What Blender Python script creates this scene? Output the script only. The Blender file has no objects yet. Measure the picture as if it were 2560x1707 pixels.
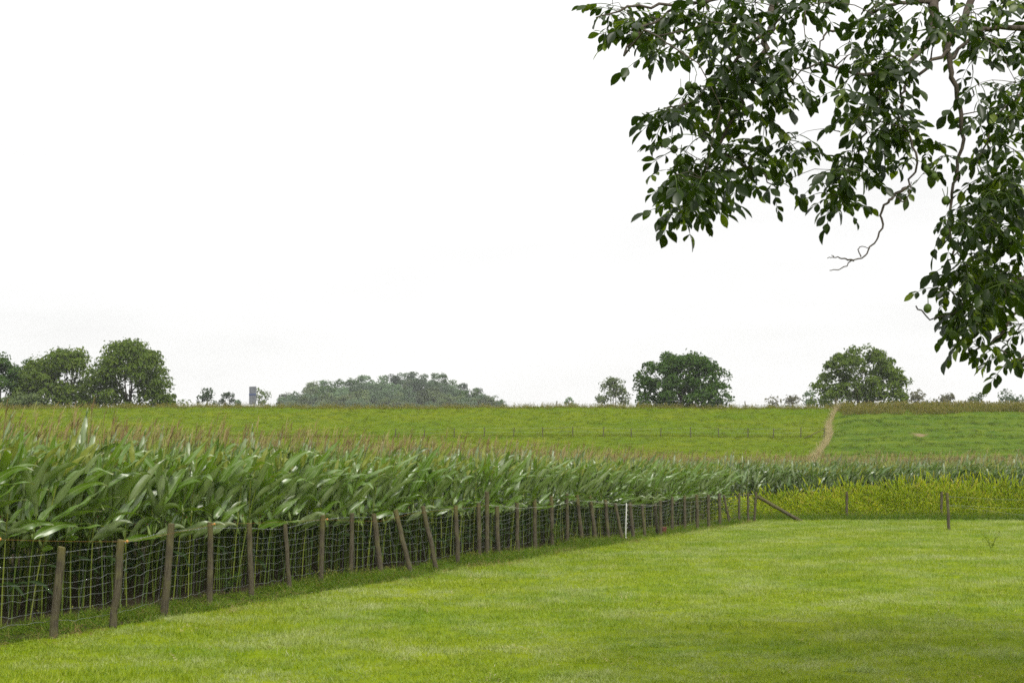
import bpy, math, random
import numpy as np
from mathutils import Vector, Matrix

R = math.radians
random.seed(7)
scene = bpy.context.scene
COL = scene.collection

# ------------------------------------------------------------------ camera
FPX, CX, CY = 3555.0, 1280.0, 853.5          # in pixels of the 2560 x 1707 photograph
H = 2.4
TAN = (1160 - CY) / FPX
PITCH = math.atan(TAN)
cam_d = bpy.data.cameras.new('camera')
cam_d.sensor_width = 36.0
cam_d.lens = 36.0 * FPX / 2560.0
cam_d.clip_start, cam_d.clip_end = 0.1, 4000
cam = bpy.data.objects.new('camera', cam_d)
COL.objects.link(cam)
cam.location = (0, 0, H)
cam.rotation_euler = (math.pi / 2 + PITCH, 0, 0)
scene.camera = cam
scene.render.resolution_x, scene.render.resolution_y = 1024, 682

# ------------------------------------------------------------------ sky and sun (overcast)
SUN_EL, SUN_AZ = 45.0, 160.0                  # sun behind thin cloud, over the camera's right shoulder
world = bpy.data.worlds.new('World')
scene.world = world
world.use_nodes = True
nt = world.node_tree
nt.nodes.clear()
N = lambda t, t_=nt: t_.nodes.new(t)
out = N('ShaderNodeOutputWorld'); bg = N('ShaderNodeBackground')
sky = N('ShaderNodeTexSky'); sky.sky_type = 'NISHITA'; sky.sun_disc = False
sky.sun_elevation = R(SUN_EL); sky.sun_rotation = R(SUN_AZ)
sky.air_density, sky.dust_density = 1.0, 2.5
tc = N('ShaderNodeTexCoord'); sep = N('ShaderNodeSeparateXYZ')
nt.links.new(tc.outputs['Generated'], sep.inputs[0])
# overcast cloud sheet: luminance rises from horizon to zenith as a standard overcast sky
mr = N('ShaderNodeMapRange'); mr.inputs['From Min'].default_value = 0.0; mr.inputs['From Max'].default_value = 1.0
mr.inputs['To Min'].default_value = 8.7; mr.inputs['To Max'].default_value = 19.5
pz = N('ShaderNodeMath'); pz.operation = 'POWER'; pz.use_clamp = True; pz.inputs[1].default_value = 1.7
nt.links.new(sep.outputs['Z'], pz.inputs[0]); nt.links.new(pz.outputs[0], mr.inputs['Value'])
mp = N('ShaderNodeMapping'); mp.inputs['Scale'].default_value = (2.2, 2.2, 9.0)
nt.links.new(tc.outputs['Generated'], mp.inputs['Vector'])
nz = N('ShaderNodeTexNoise'); nz.inputs['Scale'].default_value = 1.6; nz.inputs['Detail'].default_value = 5
nt.links.new(mp.outputs[0], nz.inputs['Vector'])
cr = N('ShaderNodeMapRange'); cr.inputs['From Min'].default_value = 0.35; cr.inputs['From Max'].default_value = 0.65
cr.inputs['To Min'].default_value = 0.92; cr.inputs['To Max'].default_value = 1.08
nt.links.new(nz.outputs['Fac'], cr.inputs['Value'])
mul = N('ShaderNodeMath'); mul.operation = 'MULTIPLY'
nt.links.new(mr.outputs[0], mul.inputs[0]); nt.links.new(cr.outputs[0], mul.inputs[1])
tint = N('ShaderNodeVectorMath'); tint.operation = 'SCALE'; tint.inputs[0].default_value = (1.0, 0.992, 0.975)
nt.links.new(mul.outputs[0], tint.inputs['Scale'])
mix = N('ShaderNodeMix'); mix.data_type = 'RGBA'; mix.inputs['Factor'].default_value = 0.93
nt.links.new(sky.outputs[0], mix.inputs['A']); nt.links.new(tint.outputs[0], mix.inputs['B'])
nt.links.new(mix.outputs['Result'], bg.inputs['Color'])
bg.inputs['Strength'].default_value = 0.05
nt.links.new(bg.outputs[0], out.inputs['Surface'])

sun_d = bpy.data.lights.new('sun', 'SUN')
sun_d.energy = 1.5; sun_d.angle = R(10); sun_d.color = (1.0, 0.96, 0.88)
sun = bpy.data.objects.new('sun', sun_d); COL.objects.link(sun)
_a, _e = R(SUN_AZ), R(SUN_EL)
sdir = Vector((math.sin(_a) * math.cos(_e), math.cos(_a) * math.cos(_e), math.sin(_e)))
sun.rotation_euler = sdir.to_track_quat('Z', 'Y').to_euler()
sun.location = (0, -20, 60)

scene.view_settings.view_transform = 'Standard'
scene.view_settings.look = 'None'
scene.view_settings.exposure = 1.25
scene.view_settings.gamma = 1.0
cy = scene.cycles
cy.use_denoising = False
cy.use_adaptive_sampling = False
cy.pixel_filter_type = 'BLACKMAN_HARRIS'; cy.filter_width = 1.6
cy.max_bounces = 6; cy.diffuse_bounces = 3; cy.glossy_bounces = 2; cy.transmission_bounces = 4
cy.volume_bounces = 0; cy.transparent_max_bounces = 6
cy.sample_clamp_indirect = 6.0

# ------------------------------------------------------------------ helpers
def P(u, v, Y):
    """point on the sight line of photograph pixel (u, v) at world distance Y ahead"""
    a, b = (u - CX) / FPX, (CY - v) / FPX
    c, s = math.cos(PITCH), math.sin(PITCH)
    d = Vector((a, c - b * s, s + b * c))
    return Vector((0, 0, H)) + d * (Y / d.y)

def G(u, v, z=0.0):
    a, b = (u - CX) / FPX, (CY - v) / FPX
    c, s = math.cos(PITCH), math.sin(PITCH)
    d = Vector((a, c - b * s, s + b * c))
    return Vector((0, 0, H)) + d * ((z - H) / d.z)

class MB:
    """collects verts / faces / uvs / material slots of one mesh"""
    def __init__(self): self.v, self.f, self.uv, self.m = [], [], [], []
    def add(self, v, f, uv=None, mat=0):
        o = len(self.v); self.v.extend(v)
        for q in f:
            self.f.append([i + o for i in q]); self.m.append(mat)
        self.uv.extend(uv if uv is not None else [(0.5, 0.5)] * len(v))
    def tube(self, pts, rad, n=6, mat=0, cap=True, jit=0.0, rng=None):
        pts = [Vector(p) for p in pts]; k = len(pts)
        vs, uv, fs = [], [], []
        ref = None; acc = 0.0
        for i, p in enumerate(pts):
            t = (pts[min(i + 1, k - 1)] - pts[max(i - 1, 0)]).normalized()
            if ref is None:
                ref = t.orthogonal().normalized()
            ref = (ref - t * ref.dot(t))
            ref = ref.normalized() if ref.length > 1e-6 else t.orthogonal().normalized()
            b = t.cross(ref)
            if i: acc += (p - pts[i - 1]).length
            r = rad[i] if hasattr(rad, '__len__') else rad
            for j in range(n):
                a = 2 * math.pi * j / n
                rr = r * (1 + (rng.uniform(-jit, jit) if rng else 0))
                vs.append(tuple(p + (ref * math.cos(a) + b * math.sin(a)) * rr)); uv.append((j / n, acc))
        for i in range(k - 1):
            for j in range(n):
                a, b2 = i * n + j, i * n + (j + 1) % n
                fs.append([a, b2, b2 + n, a + n])
        if cap:
            fs.append(list(range(n))[::-1]); fs.append([(k - 1) * n + j for j in range(n)])
        self.add(vs, fs, uv, mat)
    def box(self, c, s, rot=None, mat=0):
        M = rot or Matrix.Identity(3)
        vs = []
        for x in (-1, 1):
            for y in (-1, 1):
                for z in (-1, 1):
                    vs.append(tuple(Vector(c) + M @ Vector((x * s[0] / 2, y * s[1] / 2, z * s[2] / 2))))
        self.add(vs, [[0, 1, 3, 2], [4, 6, 7, 5], [0, 4, 5, 1], [2, 3, 7, 6], [0, 2, 6, 4], [1, 5, 7, 3]], None, mat)
    def mesh(self, name, mats, smooth=True):
        me = bpy.data.meshes.new(name)
        me.from_pydata(self.v, [], self.f)
        for m in mats: me.materials.append(m)
        if len(mats) > 1: me.polygons.foreach_set('material_index', self.m)
        if smooth: me.polygons.foreach_set('use_smooth', [True] * len(me.polygons))
        lay = me.uv_layers.new(name='UVMap')
        idx = np.empty(len(me.loops), dtype=np.int32); me.loops.foreach_get('vertex_index', idx)
        lay.data.foreach_set('uv', np.asarray(self.uv, dtype=np.float32)[idx].ravel())
        me.update()
        return me

def link(name, data, parent=None, loc=None, coll=None):
    o = bpy.data.objects.new(name, data)
    (coll or COL).objects.link(o)
    if parent: o.parent = parent
    if loc is not None: o.location = loc
    return o

def tag(o, label=None, cat=None, group=None, kind=None):
    if label: o['label'] = label
    if cat: o['category'] = cat
    if group: o['group'] = group
    if kind: o['kind'] = kind
    return o

# ------------------------------------------------------------------ materials
def new_mat(name):
    m = bpy.data.materials.new(name); m.use_nodes = True
    t = m.node_tree; t.nodes.clear()
    o = t.nodes.new('ShaderNodeOutputMaterial')
    return m, t, o

def nd(t, typ, **kw):
    n = t.nodes.new(typ)
    for k, v in kw.items(): setattr(n, k, v)
    return n

def noise(t, vec, scale, detail=3, rough=0.55):
    n = nd(t, 'ShaderNodeTexNoise')
    n.inputs['Scale'].default_value = scale; n.inputs['Detail'].default_value = detail
    n.inputs['Roughness'].default_value = rough
    if vec is not None: t.links.new(vec, n.inputs['Vector'])
    return n.outputs['Fac']

def ramp(t, fac, stops):
    n = nd(t, 'ShaderNodeValToRGB')
    el = n.color_ramp.elements
    while len(el) < len(stops): el.new(0.5)
    for e, (p, c) in zip(el, stops):
        e.position = p; e.color = (*c, 1)
    t.links.new(fac, n.inputs['Fac'])
    return n.outputs['Color']

def mixc(t, fac, a, b, mode='MIX'):
    n = nd(t, 'ShaderNodeMix', data_type='RGBA', blend_type=mode)
    for s, v in (('Factor', fac), ('A', a), ('B', b)):
        if isinstance(v, (int, float)): n.inputs[s].default_value = v
        elif isinstance(v, tuple): n.inputs[s].default_value = (*v, 1)
        else: t.links.new(v, n.inputs[s])
    return n.outputs['Result']

def maprange(t, val, a, b, c=0.0, d=1.0):
    n = nd(t, 'ShaderNodeMapRange')
    for k, v in (('From Min', a), ('From Max', b), ('To Min', c), ('To Max', d)): n.inputs[k].default_value = v
    t.links.new(val, n.inputs['Value'])
    return n.outputs[0]

def bump(t, h, strength, dist):
    n = nd(t, 'ShaderNodeBump')
    n.inputs['Strength'].default_value = strength; n.inputs['Distance'].default_value = dist
    t.links.new(h, n.inputs['Height'])
    return n.outputs[0]

def surf(t, o, col, rough=0.8, spec=0.3, nrm=None):
    b = nd(t, 'ShaderNodeBsdfPrincipled')
    if isinstance(col, tuple): b.inputs['Base Color'].default_value = (*col, 1)
    else: t.links.new(col, b.inputs['Base Color'])
    if isinstance(rough, (int, float)): b.inputs['Roughness'].default_value = rough
    else: t.links.new(rough, b.inputs['Roughness'])
    b.inputs['Specular IOR Level'].default_value = spec
    if nrm is not None: t.links.new(nrm, b.inputs['Normal'])
    t.links.new(b.outputs[0], o.inputs['Surface'])
    return b

def leafy(t, o, col, tcol, tfac, rough, spec, coat=0.0):
    """thin leaf: glossy reflection plus light coming through"""
    b = surf(t, o, col, rough, spec)
    b.inputs['Coat Weight'].default_value = coat; b.inputs['Coat Roughness'].default_value = 0.3
    tr = nd(t, 'ShaderNodeBsdfTranslucent')
    if isinstance(tcol, tuple): tr.inputs['Color'].default_value = (*tcol, 1)
    else: t.links.new(tcol, tr.inputs['Color'])
    mx = nd(t, 'ShaderNodeMixShader'); mx.inputs['Fac'].default_value = tfac
    t.links.new(b.outputs[0], mx.inputs[1]); t.links.new(tr.outputs[0], mx.inputs[2])
    t.links.new(mx.outputs[0], o.inputs['Surface'])

def orand(t): return nd(t, 'ShaderNodeObjectInfo').outputs['Random']
def wpos(t): return nd(t, 'ShaderNodeNewGeometry').outputs['Position']
def isl(t): return nd(t, 'ShaderNodeNewGeometry').outputs['Random Per Island']
def uvsep(t):
    s = nd(t, 'ShaderNodeSeparateXYZ'); u = nd(t, 'ShaderNodeUVMap'); u.uv_map = 'UVMap'
    t.links.new(u.outputs[0], s.inputs[0]); return s.outputs['X'], s.outputs['Y'], u.outputs[0]

def foliage_mat(name, stops, tfac=0.3, rough=0.55, spec=0.35, tgain=1.5, use='island', patch=None):
    m, t, o = new_mat(name)
    r = isl(t) if use == 'island' else orand(t)
    c = ramp(t, r, stops)
    if patch:
        n = noise(t, wpos(t), patch[0], 3)
        f = maprange(t, n, 0.35, 0.65, 0.0, patch[2])
        c = mixc(t, f, c, patch[1])
    tc_ = mixc(t, 1.0, c, (tgain * 1.1, tgain * 1.15, tgain * 0.7), 'MULTIPLY')
    leafy(t, o, c, tc_, tfac, rough, spec)
    return m

# ground sheets
def ground_mat(name, c1, c2, c3, s1, s2, bs=0.6, bd=0.05, sb=9.0):
    m, t, o = new_mat(name)
    w = wpos(t)
    a = noise(t, w, s1, 4); b = noise(t, w, s2, 5, 0.65); d = noise(t, w, sb, 4, 0.7)
    c = mixc(t, maprange(t, a, 0.35, 0.65), c1, c2)
    c = mixc(t, maprange(t, b, 0.42, 0.72), c, c3)
    surf(t, o, c, 0.95, 0.03, bump(t, d, bs, bd))
    return m

M_soil = ground_mat('soil', (0.026, 0.02, 0.013), (0.04, 0.03, 0.02), (0.03, 0.035, 0.012), 0.3, 3.0)
M_pasture = ground_mat('pasture_turf', (0.12, 0.17, 0.003), (0.155, 0.195, 0.004), (0.09, 0.125, 0.008), 0.25, 1.7, 0.5, 0.03, 22)
M_far = ground_mat('far_land', (0.08, 0.11, 0.03), (0.1, 0.12, 0.04), (0.06, 0.08, 0.02), 0.02, 0.1)
M_wood = None

def dike_mat():
    m, t, o = new_mat('dike_meadow')
    w = wpos(t)
    mpn = nd(t, 'ShaderNodeMapping'); mpn.inputs['Scale'].default_value = (0.5, 1.0, 1.8)
    t.links.new(w, mpn.inputs['Vector'])
    a = noise(t, mpn.outputs[0], 0.22, 5, 0.65); b = noise(t, mpn.outputs[0], 1.3, 5, 0.7); d = noise(t, w, 2.2, 5, 0.75)
    c = mixc(t, maprange(t, a, 0.35, 0.65), (0.085, 0.135, 0.005), (0.125, 0.155, 0.007))
    c = mixc(t, maprange(t, b, 0.45, 0.75), c, (0.055, 0.095, 0.006))
    surf(t, o, c, 0.95, 0.02, bump(t, d, 0.9, 0.35))
    return m
def dike_field_mat():
    m, t, o = new_mat('dike_field')
    w = wpos(t)
    mpn = nd(t, 'ShaderNodeMapping'); mpn.inputs['Scale'].default_value = (0.35, 1.0, 2.4)
    t.links.new(w, mpn.inputs['Vector'])
    a = noise(t, mpn.outputs[0], 0.3, 5, 0.6); b = noise(t, mpn.outputs[0], 1.1, 5, 0.7)
    c = mixc(t, maprange(t, a, 0.35, 0.65), (0.068, 0.108, 0.006), (0.098, 0.135, 0.012))
    c = mixc(t, maprange(t, b, 0.42, 0.66), c, (0.04, 0.085, 0.010))
    vd = nd(t, 'ShaderNodeVectorMath', operation='DISTANCE'); t.links.new(w, vd.inputs[0])
    q = P(2296, 1081, 158); vd.inputs[1].default_value = q
    nn = noise(t, w, 1.2, 4)
    ad = nd(t, 'ShaderNodeMath', operation='MULTIPLY_ADD'); t.links.new(nn, ad.inputs[0]); ad.inputs[1].default_value = 2.5
    t.links.new(vd.outputs['Value'], ad.inputs[2])
    c = mixc(t, maprange(t, ad.outputs[0], 1.6, 2.3, 1.0, 0.0), c, (0.19, 0.14, 0.08))
    surf(t, o, c, 0.95, 0.02, bump(t, b, 0.9, 0.5))
    return m

def post_mat():
    m, t, o = new_mat('weathered_post')
    ux, uy, uv = uvsep(t)
    mpn = nd(t, 'ShaderNodeMapping'); mpn.inputs['Scale'].default_value = (9, 1.6, 1)
    t.links.new(uv, mpn.inputs['Vector'])
    g = noise(t, mpn.outputs[0], 3.0, 6, 0.7)
    w = wpos(t); p = noise(t, w, 5.0, 4)
    c = ramp(t, g, [(0.3, (0.022, 0.018, 0.011)), (0.5, (0.058, 0.049, 0.031)), (0.75, (0.13, 0.115, 0.082))])
    c = mixc(t, maprange(t, p, 0.45, 0.7, 0, 0.6), c, (0.10, 0.10, 0.035))
    top = maprange(t, uy, 1.15, 1.35, 0, 0.7)
    tn = nd(t, 'ShaderNodeMath', operation='MULTIPLY'); t.links.new(top, tn.inputs[0]); t.links.new(orand(t), tn.inputs[1])
    c = mixc(t, tn.outputs[0], c, (0.10, 0.09, 0.025))
    surf(t, o, c, 0.88, 0.2, bump(t, g, 0.7, 0.012))
    return m

def plain(name, c, rough=0.5, metal=0.0, spec=0.4, var=0.25, sc=12):
    m, t, o = new_mat(name)
    n = noise(t, wpos(t), sc, 4)
    cc = mixc(t, maprange(t, n, 0.35, 0.7), c, tuple(x * (1 - var) for x in c))
    b = surf(t, o, cc, rough, spec, bump(t, n, 0.2, 0.004)); b.inputs['Metallic'].default_value = metal
    return m

M_post = post_mat()
M_wire = plain('galvanised_wire', (0.42, 0.44, 0.46), 0.45, 0.6)
M_orange = plain('orange_cord', (0.42, 0.2, 0.05), 0.6)
M_whitepl = plain('white_plastic', (0.62, 0.62, 0.59), 0.5)
M_red = plain('faded_red_plastic', (0.14, 0.05, 0.035), 0.6)
M_panel = plain('grey_board', (0.17, 0.18, 0.21), 0.6, sc=3)
M_band = plain('dark_band', (0.09, 0.11, 0.22), 0.6)

def maize_leaf_mat():
    m, t, o = new_mat('maize_leaf')
    ux, uy, uv = uvsep(t)
    ab = nd(t, 'ShaderNodeMath', operation='ABSOLUTE')
    sb = nd(t, 'ShaderNodeMath', operation='SUBTRACT'); t.links.new(ux, sb.inputs[0]); sb.inputs[1].default_value = 0.5
    t.links.new(sb.outputs[0], ab.inputs[0])
    rib = maprange(t, ab.outputs[0], 0.03, 0.075, 1.0, 0.0)
    mpn = nd(t, 'ShaderNodeMapping'); mpn.inputs['Scale'].default_value = (60, 1.0, 1)
    t.links.new(uv, mpn.inputs['Vector'])
    streak = noise(t, mpn.outputs[0], 1.0, 2)
    c = ramp(t, isl(t), [(0.0, (0.014, 0.046, 0.002)), (0.4, (0.045, 0.11, 0.004)), (0.75, (0.095, 0.185, 0.006)), (1.0, (0.21, 0.27, 0.014))])
    c = mixc(t, maprange(t, orand(t), 0, 1, 0, 0.35), c, (0.12, 0.18, 0.012))
    c = mixc(t, maprange(t, streak, 0.4, 0.7, 0, 0.3), c, (0.1, 0.17, 0.04))
    # tips dry out
    c = mixc(t, maprange(t, uy, 0.9, 1.0, 0, 0.5), c, (0.24, 0.2, 0.08))
    bf = nd(t, 'ShaderNodeNewGeometry').outputs['Backfacing']
    fb = nd(t, 'ShaderNodeMath', operation='MULTIPLY'); t.links.new(bf, fb.inputs[0]); fb.inputs[1].default_value = 0.6
    c2 = mixc(t, fb.outputs[0], c, (0.20, 0.23, 0.13))  # paler leaf backs, greyed further to paint in silvery highlights
    cs = mixc(t, rib, c2, (0.2, 0.26, 0.10))
    tc_ = mixc(t, 1.0, c, (2.1, 2.0, 0.7), 'MULTIPLY')
    leafy(t, o, cs, tc_, 0.26, 0.38, 1.0)
    return m
M_mleaf = maize_leaf_mat()
M_mtop = foliage_mat('maize_flag_leaf', [(0, (0.10, 0.16, 0.02)), (0.5, (0.17, 0.21, 0.035)), (1, (0.28, 0.26, 0.08))], 0.3, 0.45, 0.4, 1.4)
M_mstalk = foliage_mat('maize_stalk', [(0, (0.03, 0.055, 0.006)), (0.6, (0.08, 0.12, 0.012)), (1, (0.17, 0.20, 0.03))], 0.1, 0.55, 0.2, use='object')
M_mtassel = foliage_mat('maize_tassel', [(0, (0.18, 0.13, 0.065)), (0.5, (0.28, 0.21, 0.10)), (0.8, (0.38, 0.32, 0.15)), (1, (0.32, 0.34, 0.11))], 0.25, 0.8, 0.05, use='object')
M_mshaded_dry = foliage_mat('maize_shaded_dry_leaf', [(0, (0.012, 0.028, 0.006)), (0.75, (0.022, 0.045, 0.008)), (0.92, (0.10, 0.08, 0.03)), (1, (0.16, 0.13, 0.07))], 0.2, 0.6, 0.15)  # deep shade inside the stand darkened into most lower leaves; few dry ones
M_mear = foliage_mat('maize_ear', [(0, (0.12, 0.18, 0.04)), (1, (0.17, 0.23, 0.06))], 0.1, 0.55, 0.3, use='object')
M_silk = plain('maize_silk', (0.14, 0.06, 0.03), 0.9)

def lawn_mat():
    m, t, o = new_mat('lawn_blades')
    c = ramp(t, isl(t), [(0, (0.11, 0.17, 0.003)), (0.5, (0.19, 0.255, 0.004)), (0.85, (0.255, 0.305, 0.008)), (0.95, (0.28, 0.31, 0.04)), (1.0, (0.5, 0.47, 0.28))])
    w = wpos(t)
    c = mixc(t, maprange(t, noise(t, w, 0.3, 4, .65), 0.40, 0.60, 0, .85), c, (0.13, 0.215, 0.012))          # lusher clover patches
    c = mixc(t, maprange(t, noise(t, w, 0.5, 5, .7), 0.46, 0.64, 0, .85), c, (0.31, 0.345, 0.15))            # paler worn streaks
    c = mixc(t, maprange(t, noise(t, w, 2.3, 3, .6), 0.62, 0.72, 0, .65), c, (0.06, 0.11, 0.006))            # dark tussocks
    r = orand(t)
    c = mixc(t, maprange(t, r, 0.0, 0.35, 0.35, 0.0), c, (0.07, 0.13, 0.004))
    c = mixc(t, maprange(t, r, 0.8, 1.0, 0.0, 0.3), c, (0.28, 0.28, 0.05))
    tc_ = mixc(t, 1.0, c, (1.5, 1.55, 1.0), 'MULTIPLY')
    leafy(t, o, c, tc_, 0.3, 0.45, 0.2)
    return m
M_lawn = lawn_mat()
M_stem = foliage_mat('stems_and_glints', [(0, (0.06, 0.09, 0.01)), (0.35, (0.13, 0.15, 0.03)), (0.6, (0.30, 0.31, 0.15)), (1, (0.5, 0.5, 0.36))], 0.2, 0.6, 0.15, 1.2)  # pale end of the ramp paints the glints of grass blades
M_rough = foliage_mat('rough_verge', [(0, (0.045, 0.095, 0.005)), (0.6, (0.085, 0.15, 0.007)), (0.93, (0.15, 0.18, 0.02)), (1.0, (0.26, 0.21, 0.09))], 0.3, 0.6, 0.1, 1.3)
M_straw = foliage_mat('straw', [(0, (0.36, 0.29, 0.15)), (0.6, (0.50, 0.43, 0.25)), (1.0, (0.27, 0.25, 0.09))], 0.25, 0.8, 0.05, 1.2)
M_dead = foliage_mat('dead_grass', [(0, (0.16, 0.11, 0.05)), (0.6, (0.26, 0.18, 0.085)), (1.0, (0.13, 0.15, 0.03))], 0.25, 0.8, 0.05, 1.2)
M_millet = foliage_mat('yellowing_millet', [(0, (0.20, 0.29, 0.014)), (0.5, (0.32, 0.40, 0.018)), (0.88, (0.48, 0.48, 0.03)), (1.0, (0.38, 0.31, 0.09))], 0.42, 0.6, 0.06, 1.5, patch=(0.5, (0.19, 0.26, 0.012), 0.7))
M_field = foliage_mat('field_grass', [(0, (0.05, 0.085, 0.005)), (0.5, (0.075, 0.12, 0.008)), (1.0, (0.11, 0.145, 0.016))], 0.25, 0.8, 0.04, 1.2)
M_crest = foliage_mat('crest_weeds', [(0, (0.10, 0.125, 0.012)), (0.5, (0.17, 0.175, 0.022)), (1.0, (0.29, 0.23, 0.08))], 0.25, 0.8, 0.05, 1.2)
M_meadow = foliage_mat('meadow_tufts', [(0, (0.075, 0.125, 0.004)), (0.5, (0.115, 0.16, 0.006)), (1.0, (0.17, 0.18, 0.015))], 0.25, 0.8, 0.04, 1.2)

M_walnut = foliage_mat('walnut_leaf', [(0, (0.009, 0.020, 0.002)), (0.5, (0.018, 0.036, 0.003)), (0.82, (0.045, 0.075, 0.005)), (1, (0.11, 0.15, 0.01))], 0.36, 0.38, 0.28, 2.0)
M_bark = plain('walnut_bark', (0.085, 0.07, 0.055), 0.9, 0, 0.2, 0.55, 30)
M_nut = plain('walnut_husk', (0.05, 0.085, 0.010), 0.6, 0, 0.2, 0.3, 60)
M_trunk = plain('tree_bark', (0.08, 0.065, 0.05), 0.9, 0, 0.2, 0.4, 4)

def crown_mat(name, a, b, c, vary=0.0):
    m, t, o = new_mat(name)
    col = ramp(t, isl(t), [(0, a), (0.55, b), (1, c)])
    if vary:
        v = maprange(t, orand(t), 0, 1, 1 - vary, 1 + vary)
        vc = nd(t, 'ShaderNodeVectorMath', operation='SCALE'); t.links.new(col, vc.inputs[0]); t.links.new(v, vc.inputs['Scale'])
        col = vc.outputs[0]
    leafy(t, o, col, mixc(t, 1.0, col, (1.65, 1.72, 1.05), 'MULTIPLY'), 0.3, 0.65, 0.1)
    return m
M_crown_oak = crown_mat('oak_leaves', (0.025, 0.06, 0.010), (0.042, 0.085, 0.014), (0.07, 0.115, 0.02))
M_crown_ash = crown_mat('ash_leaves', (0.05, 0.085, 0.010), (0.078, 0.12, 0.015), (0.11, 0.15, 0.022))
M_crown_poplar_hazed = crown_mat('poplar_leaves_hazed', (0.055, 0.092, 0.048), (0.082, 0.125, 0.066), (0.11, 0.155, 0.085), .5)  # distance haze painted into the leaf colour, paler and bluer
M_crown_willow_hazed = crown_mat('willow_leaves_hazed', (0.055, 0.08, 0.035), (0.085, 0.115, 0.045), (0.12, 0.15, 0.06), .35)  # haze put into this leaf colour as well
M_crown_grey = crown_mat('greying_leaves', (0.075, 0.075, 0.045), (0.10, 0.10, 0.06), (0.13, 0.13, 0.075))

# ------------------------------------------------------------------ terrain
def sheet(name, poly, z, mat):
    b = MB(); b.add([(x, y, z) for x, y in poly], [list(range(len(poly)))], [(x, y) for x, y in poly])
    return link(name, b.mesh(name, [mat], False))
gr = sheet('ground', [(-520, -80), (520, -80), (520, 820), (-520, 820)], -0.03, M_soil)
tag(gr, 'brown soil under the maize and out to the horizon', 'ground', kind='structure')

# posts of the long fence: (top u, top v, base u, base v) read off the photograph
POSTS = [(154.7,1367.6,134,1590),(303.5,1349.5,283,1566),(428.5,1309,409.5,1537),(525,1306,524,1509),(623,1308.5,628,1489),
 (712.8,1311,723.4,1470.5),(807,1287.6,801.8,1456),(879.8,1282.5,877,1445.5),(933.5,1284,953,1434.6),(988,1275,1026,1427),
 (1057,1265,1090,1418.8),(1139,1263.8,1144.7,1407),(1196.5,1257,1198,1395),(1217.5,1229,1218,1394.5),(1242,1266,1246.5,1391),
 (1292,1256.5,1294,1380),(1336,1244,1338,1371),(1377.7,1240,1382,1366),(1417,1233,1419,1358),(1442,1236,1456.6,1353.5),
 (1474,1239,1490,1350),(1513,1249,1521,1347.6),(1538,1258,1555,1345),(1574.4,1256.5,1583.7,1343),(1605,1260.5,1612,1340),
 (1637.5,1259,1643,1336),(1651,1251,1652,1337),(1681,1241.5,1680,1330),(1711.5,1238.8,1712,1327),(1742,1236.6,1743.6,1322.5),
 (1771,1236,1772,1317),(1798,1233,1799.8,1312.5),(1809.7,1237,1823.6,1310),(1847.7,1233,1848,1305),(1870,1231.5,1870.7,1303.5),
 (1890,1229.7,1885.7,1302.8)]
BASES = [G(u, v) for (_, _, u, v) in POSTS]
CORNER = BASES[-1]
F0 = Vector((BASES[0].x, BASES[0].y)); F1 = Vector((CORNER.x, CORNER.y))
FD = (F1 - F0).normalized(); FN = Vector((-FD.y, FD.x))      # FN points into the maize
LEFT_END = F0 - FD * 16
def fence_side(x, y): return (x - F0.x) * FN.x + (y - F0.y) * FN.y     # > 0 inside the maize

CROSS_Y = CORNER.y + 0.3
past = sheet('pasture', [(LEFT_END.x, LEFT_END.y), (-20, -40), (90, -40), (90, CROSS_Y + 3.6), (CORNER.x + .5, CROSS_Y + 2.4)][::1], -0.022, M_pasture)
tag(past, 'short grazed yellow green pasture turf', 'pasture', kind='structure')
lo = fence_side(0, 0)

# dike
XB0, XB1 = P(2040, 1115, 146).x, P(2092, 1022, 173).x
def xb(y): return XB0 + (y - 146) * (XB1 - XB0) / 27.0
PROF_L = [(128, -0.2), (135, 0.25), (147, 2.7), (157.5, 5.25), (158.5, 5.42), (162, 5.6), (164, 6.2), (172, 9.0), (173.5, 9.25), (178, 9.3), (181, 8.6), (205, -0.3)]
PROF_R = [(128, -0.2), (135, 0.25), (147, 2.95), (157.5, 5.5), (158.5, 5.75), (162, 6.6), (164, 7.1), (172, 9.0), (173.5, 9.25), (178, 9.3), (181, 8.6), (205, -0.3)]
def dike_z(x, y):
    a = np.interp(y, [p[0] for p in PROF_L], [p[1] for p in PROF_L])
    b = np.interp(y, [p[0] for p in PROF_R], [p[1] for p in PROF_R])
    k = np.clip((x - xb(y) + 1.0) / 4.0, 0, 1)
    z = a * (1 - k) + b * k
    lump = (np.sin(x * 0.9 + y * 0.7) * np.sin(x * 0.37 - y * 1.1 + 1.0) + 0.7 * np.sin(x * 2.1 + y * 1.7) * np.sin(y * 2.3 - x * 0.6) + np.sin(x * 0.13 + 0.5)) * 0.07
    return z + lump * np.clip((y - 134) / 6, 0, 1)
xs = np.arange(-130, 170.1, 0.75); ys = np.concatenate([np.arange(128, 182, 0.6), np.arange(182, 206, 3)])
XX, YY = np.meshgrid(xs, ys); ZZ = dike_z(XX, YY)
me = bpy.data.meshes.new('dike')
nv = XX.size; nxx = len(xs)
vv = np.stack([XX, YY, ZZ], -1).reshape(-1, 3)
ii = (np.arange(len(ys) - 1)[:, None] * nxx + np.arange(nxx - 1)[None, :]).ravel()
ff = np.stack([ii, ii + 1, ii + 1 + nxx, ii + nxx], -1)
me.from_pydata(vv.tolist(), [], ff.tolist())
me.materials.append(dike_mat()); me.materials.append(dike_field_mat())
cxm = vv[ff].mean(1)
me.polygons.foreach_set('material_index', (cxm[:, 0] > xb(cxm[:, 1])).astype(np.int32))
me.polygons.foreach_set('use_smooth', [True] * len(me.polygons))
tag(link('dike', me), 'long grassy flood dike behind the maize field', 'dike', kind='structure')

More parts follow.
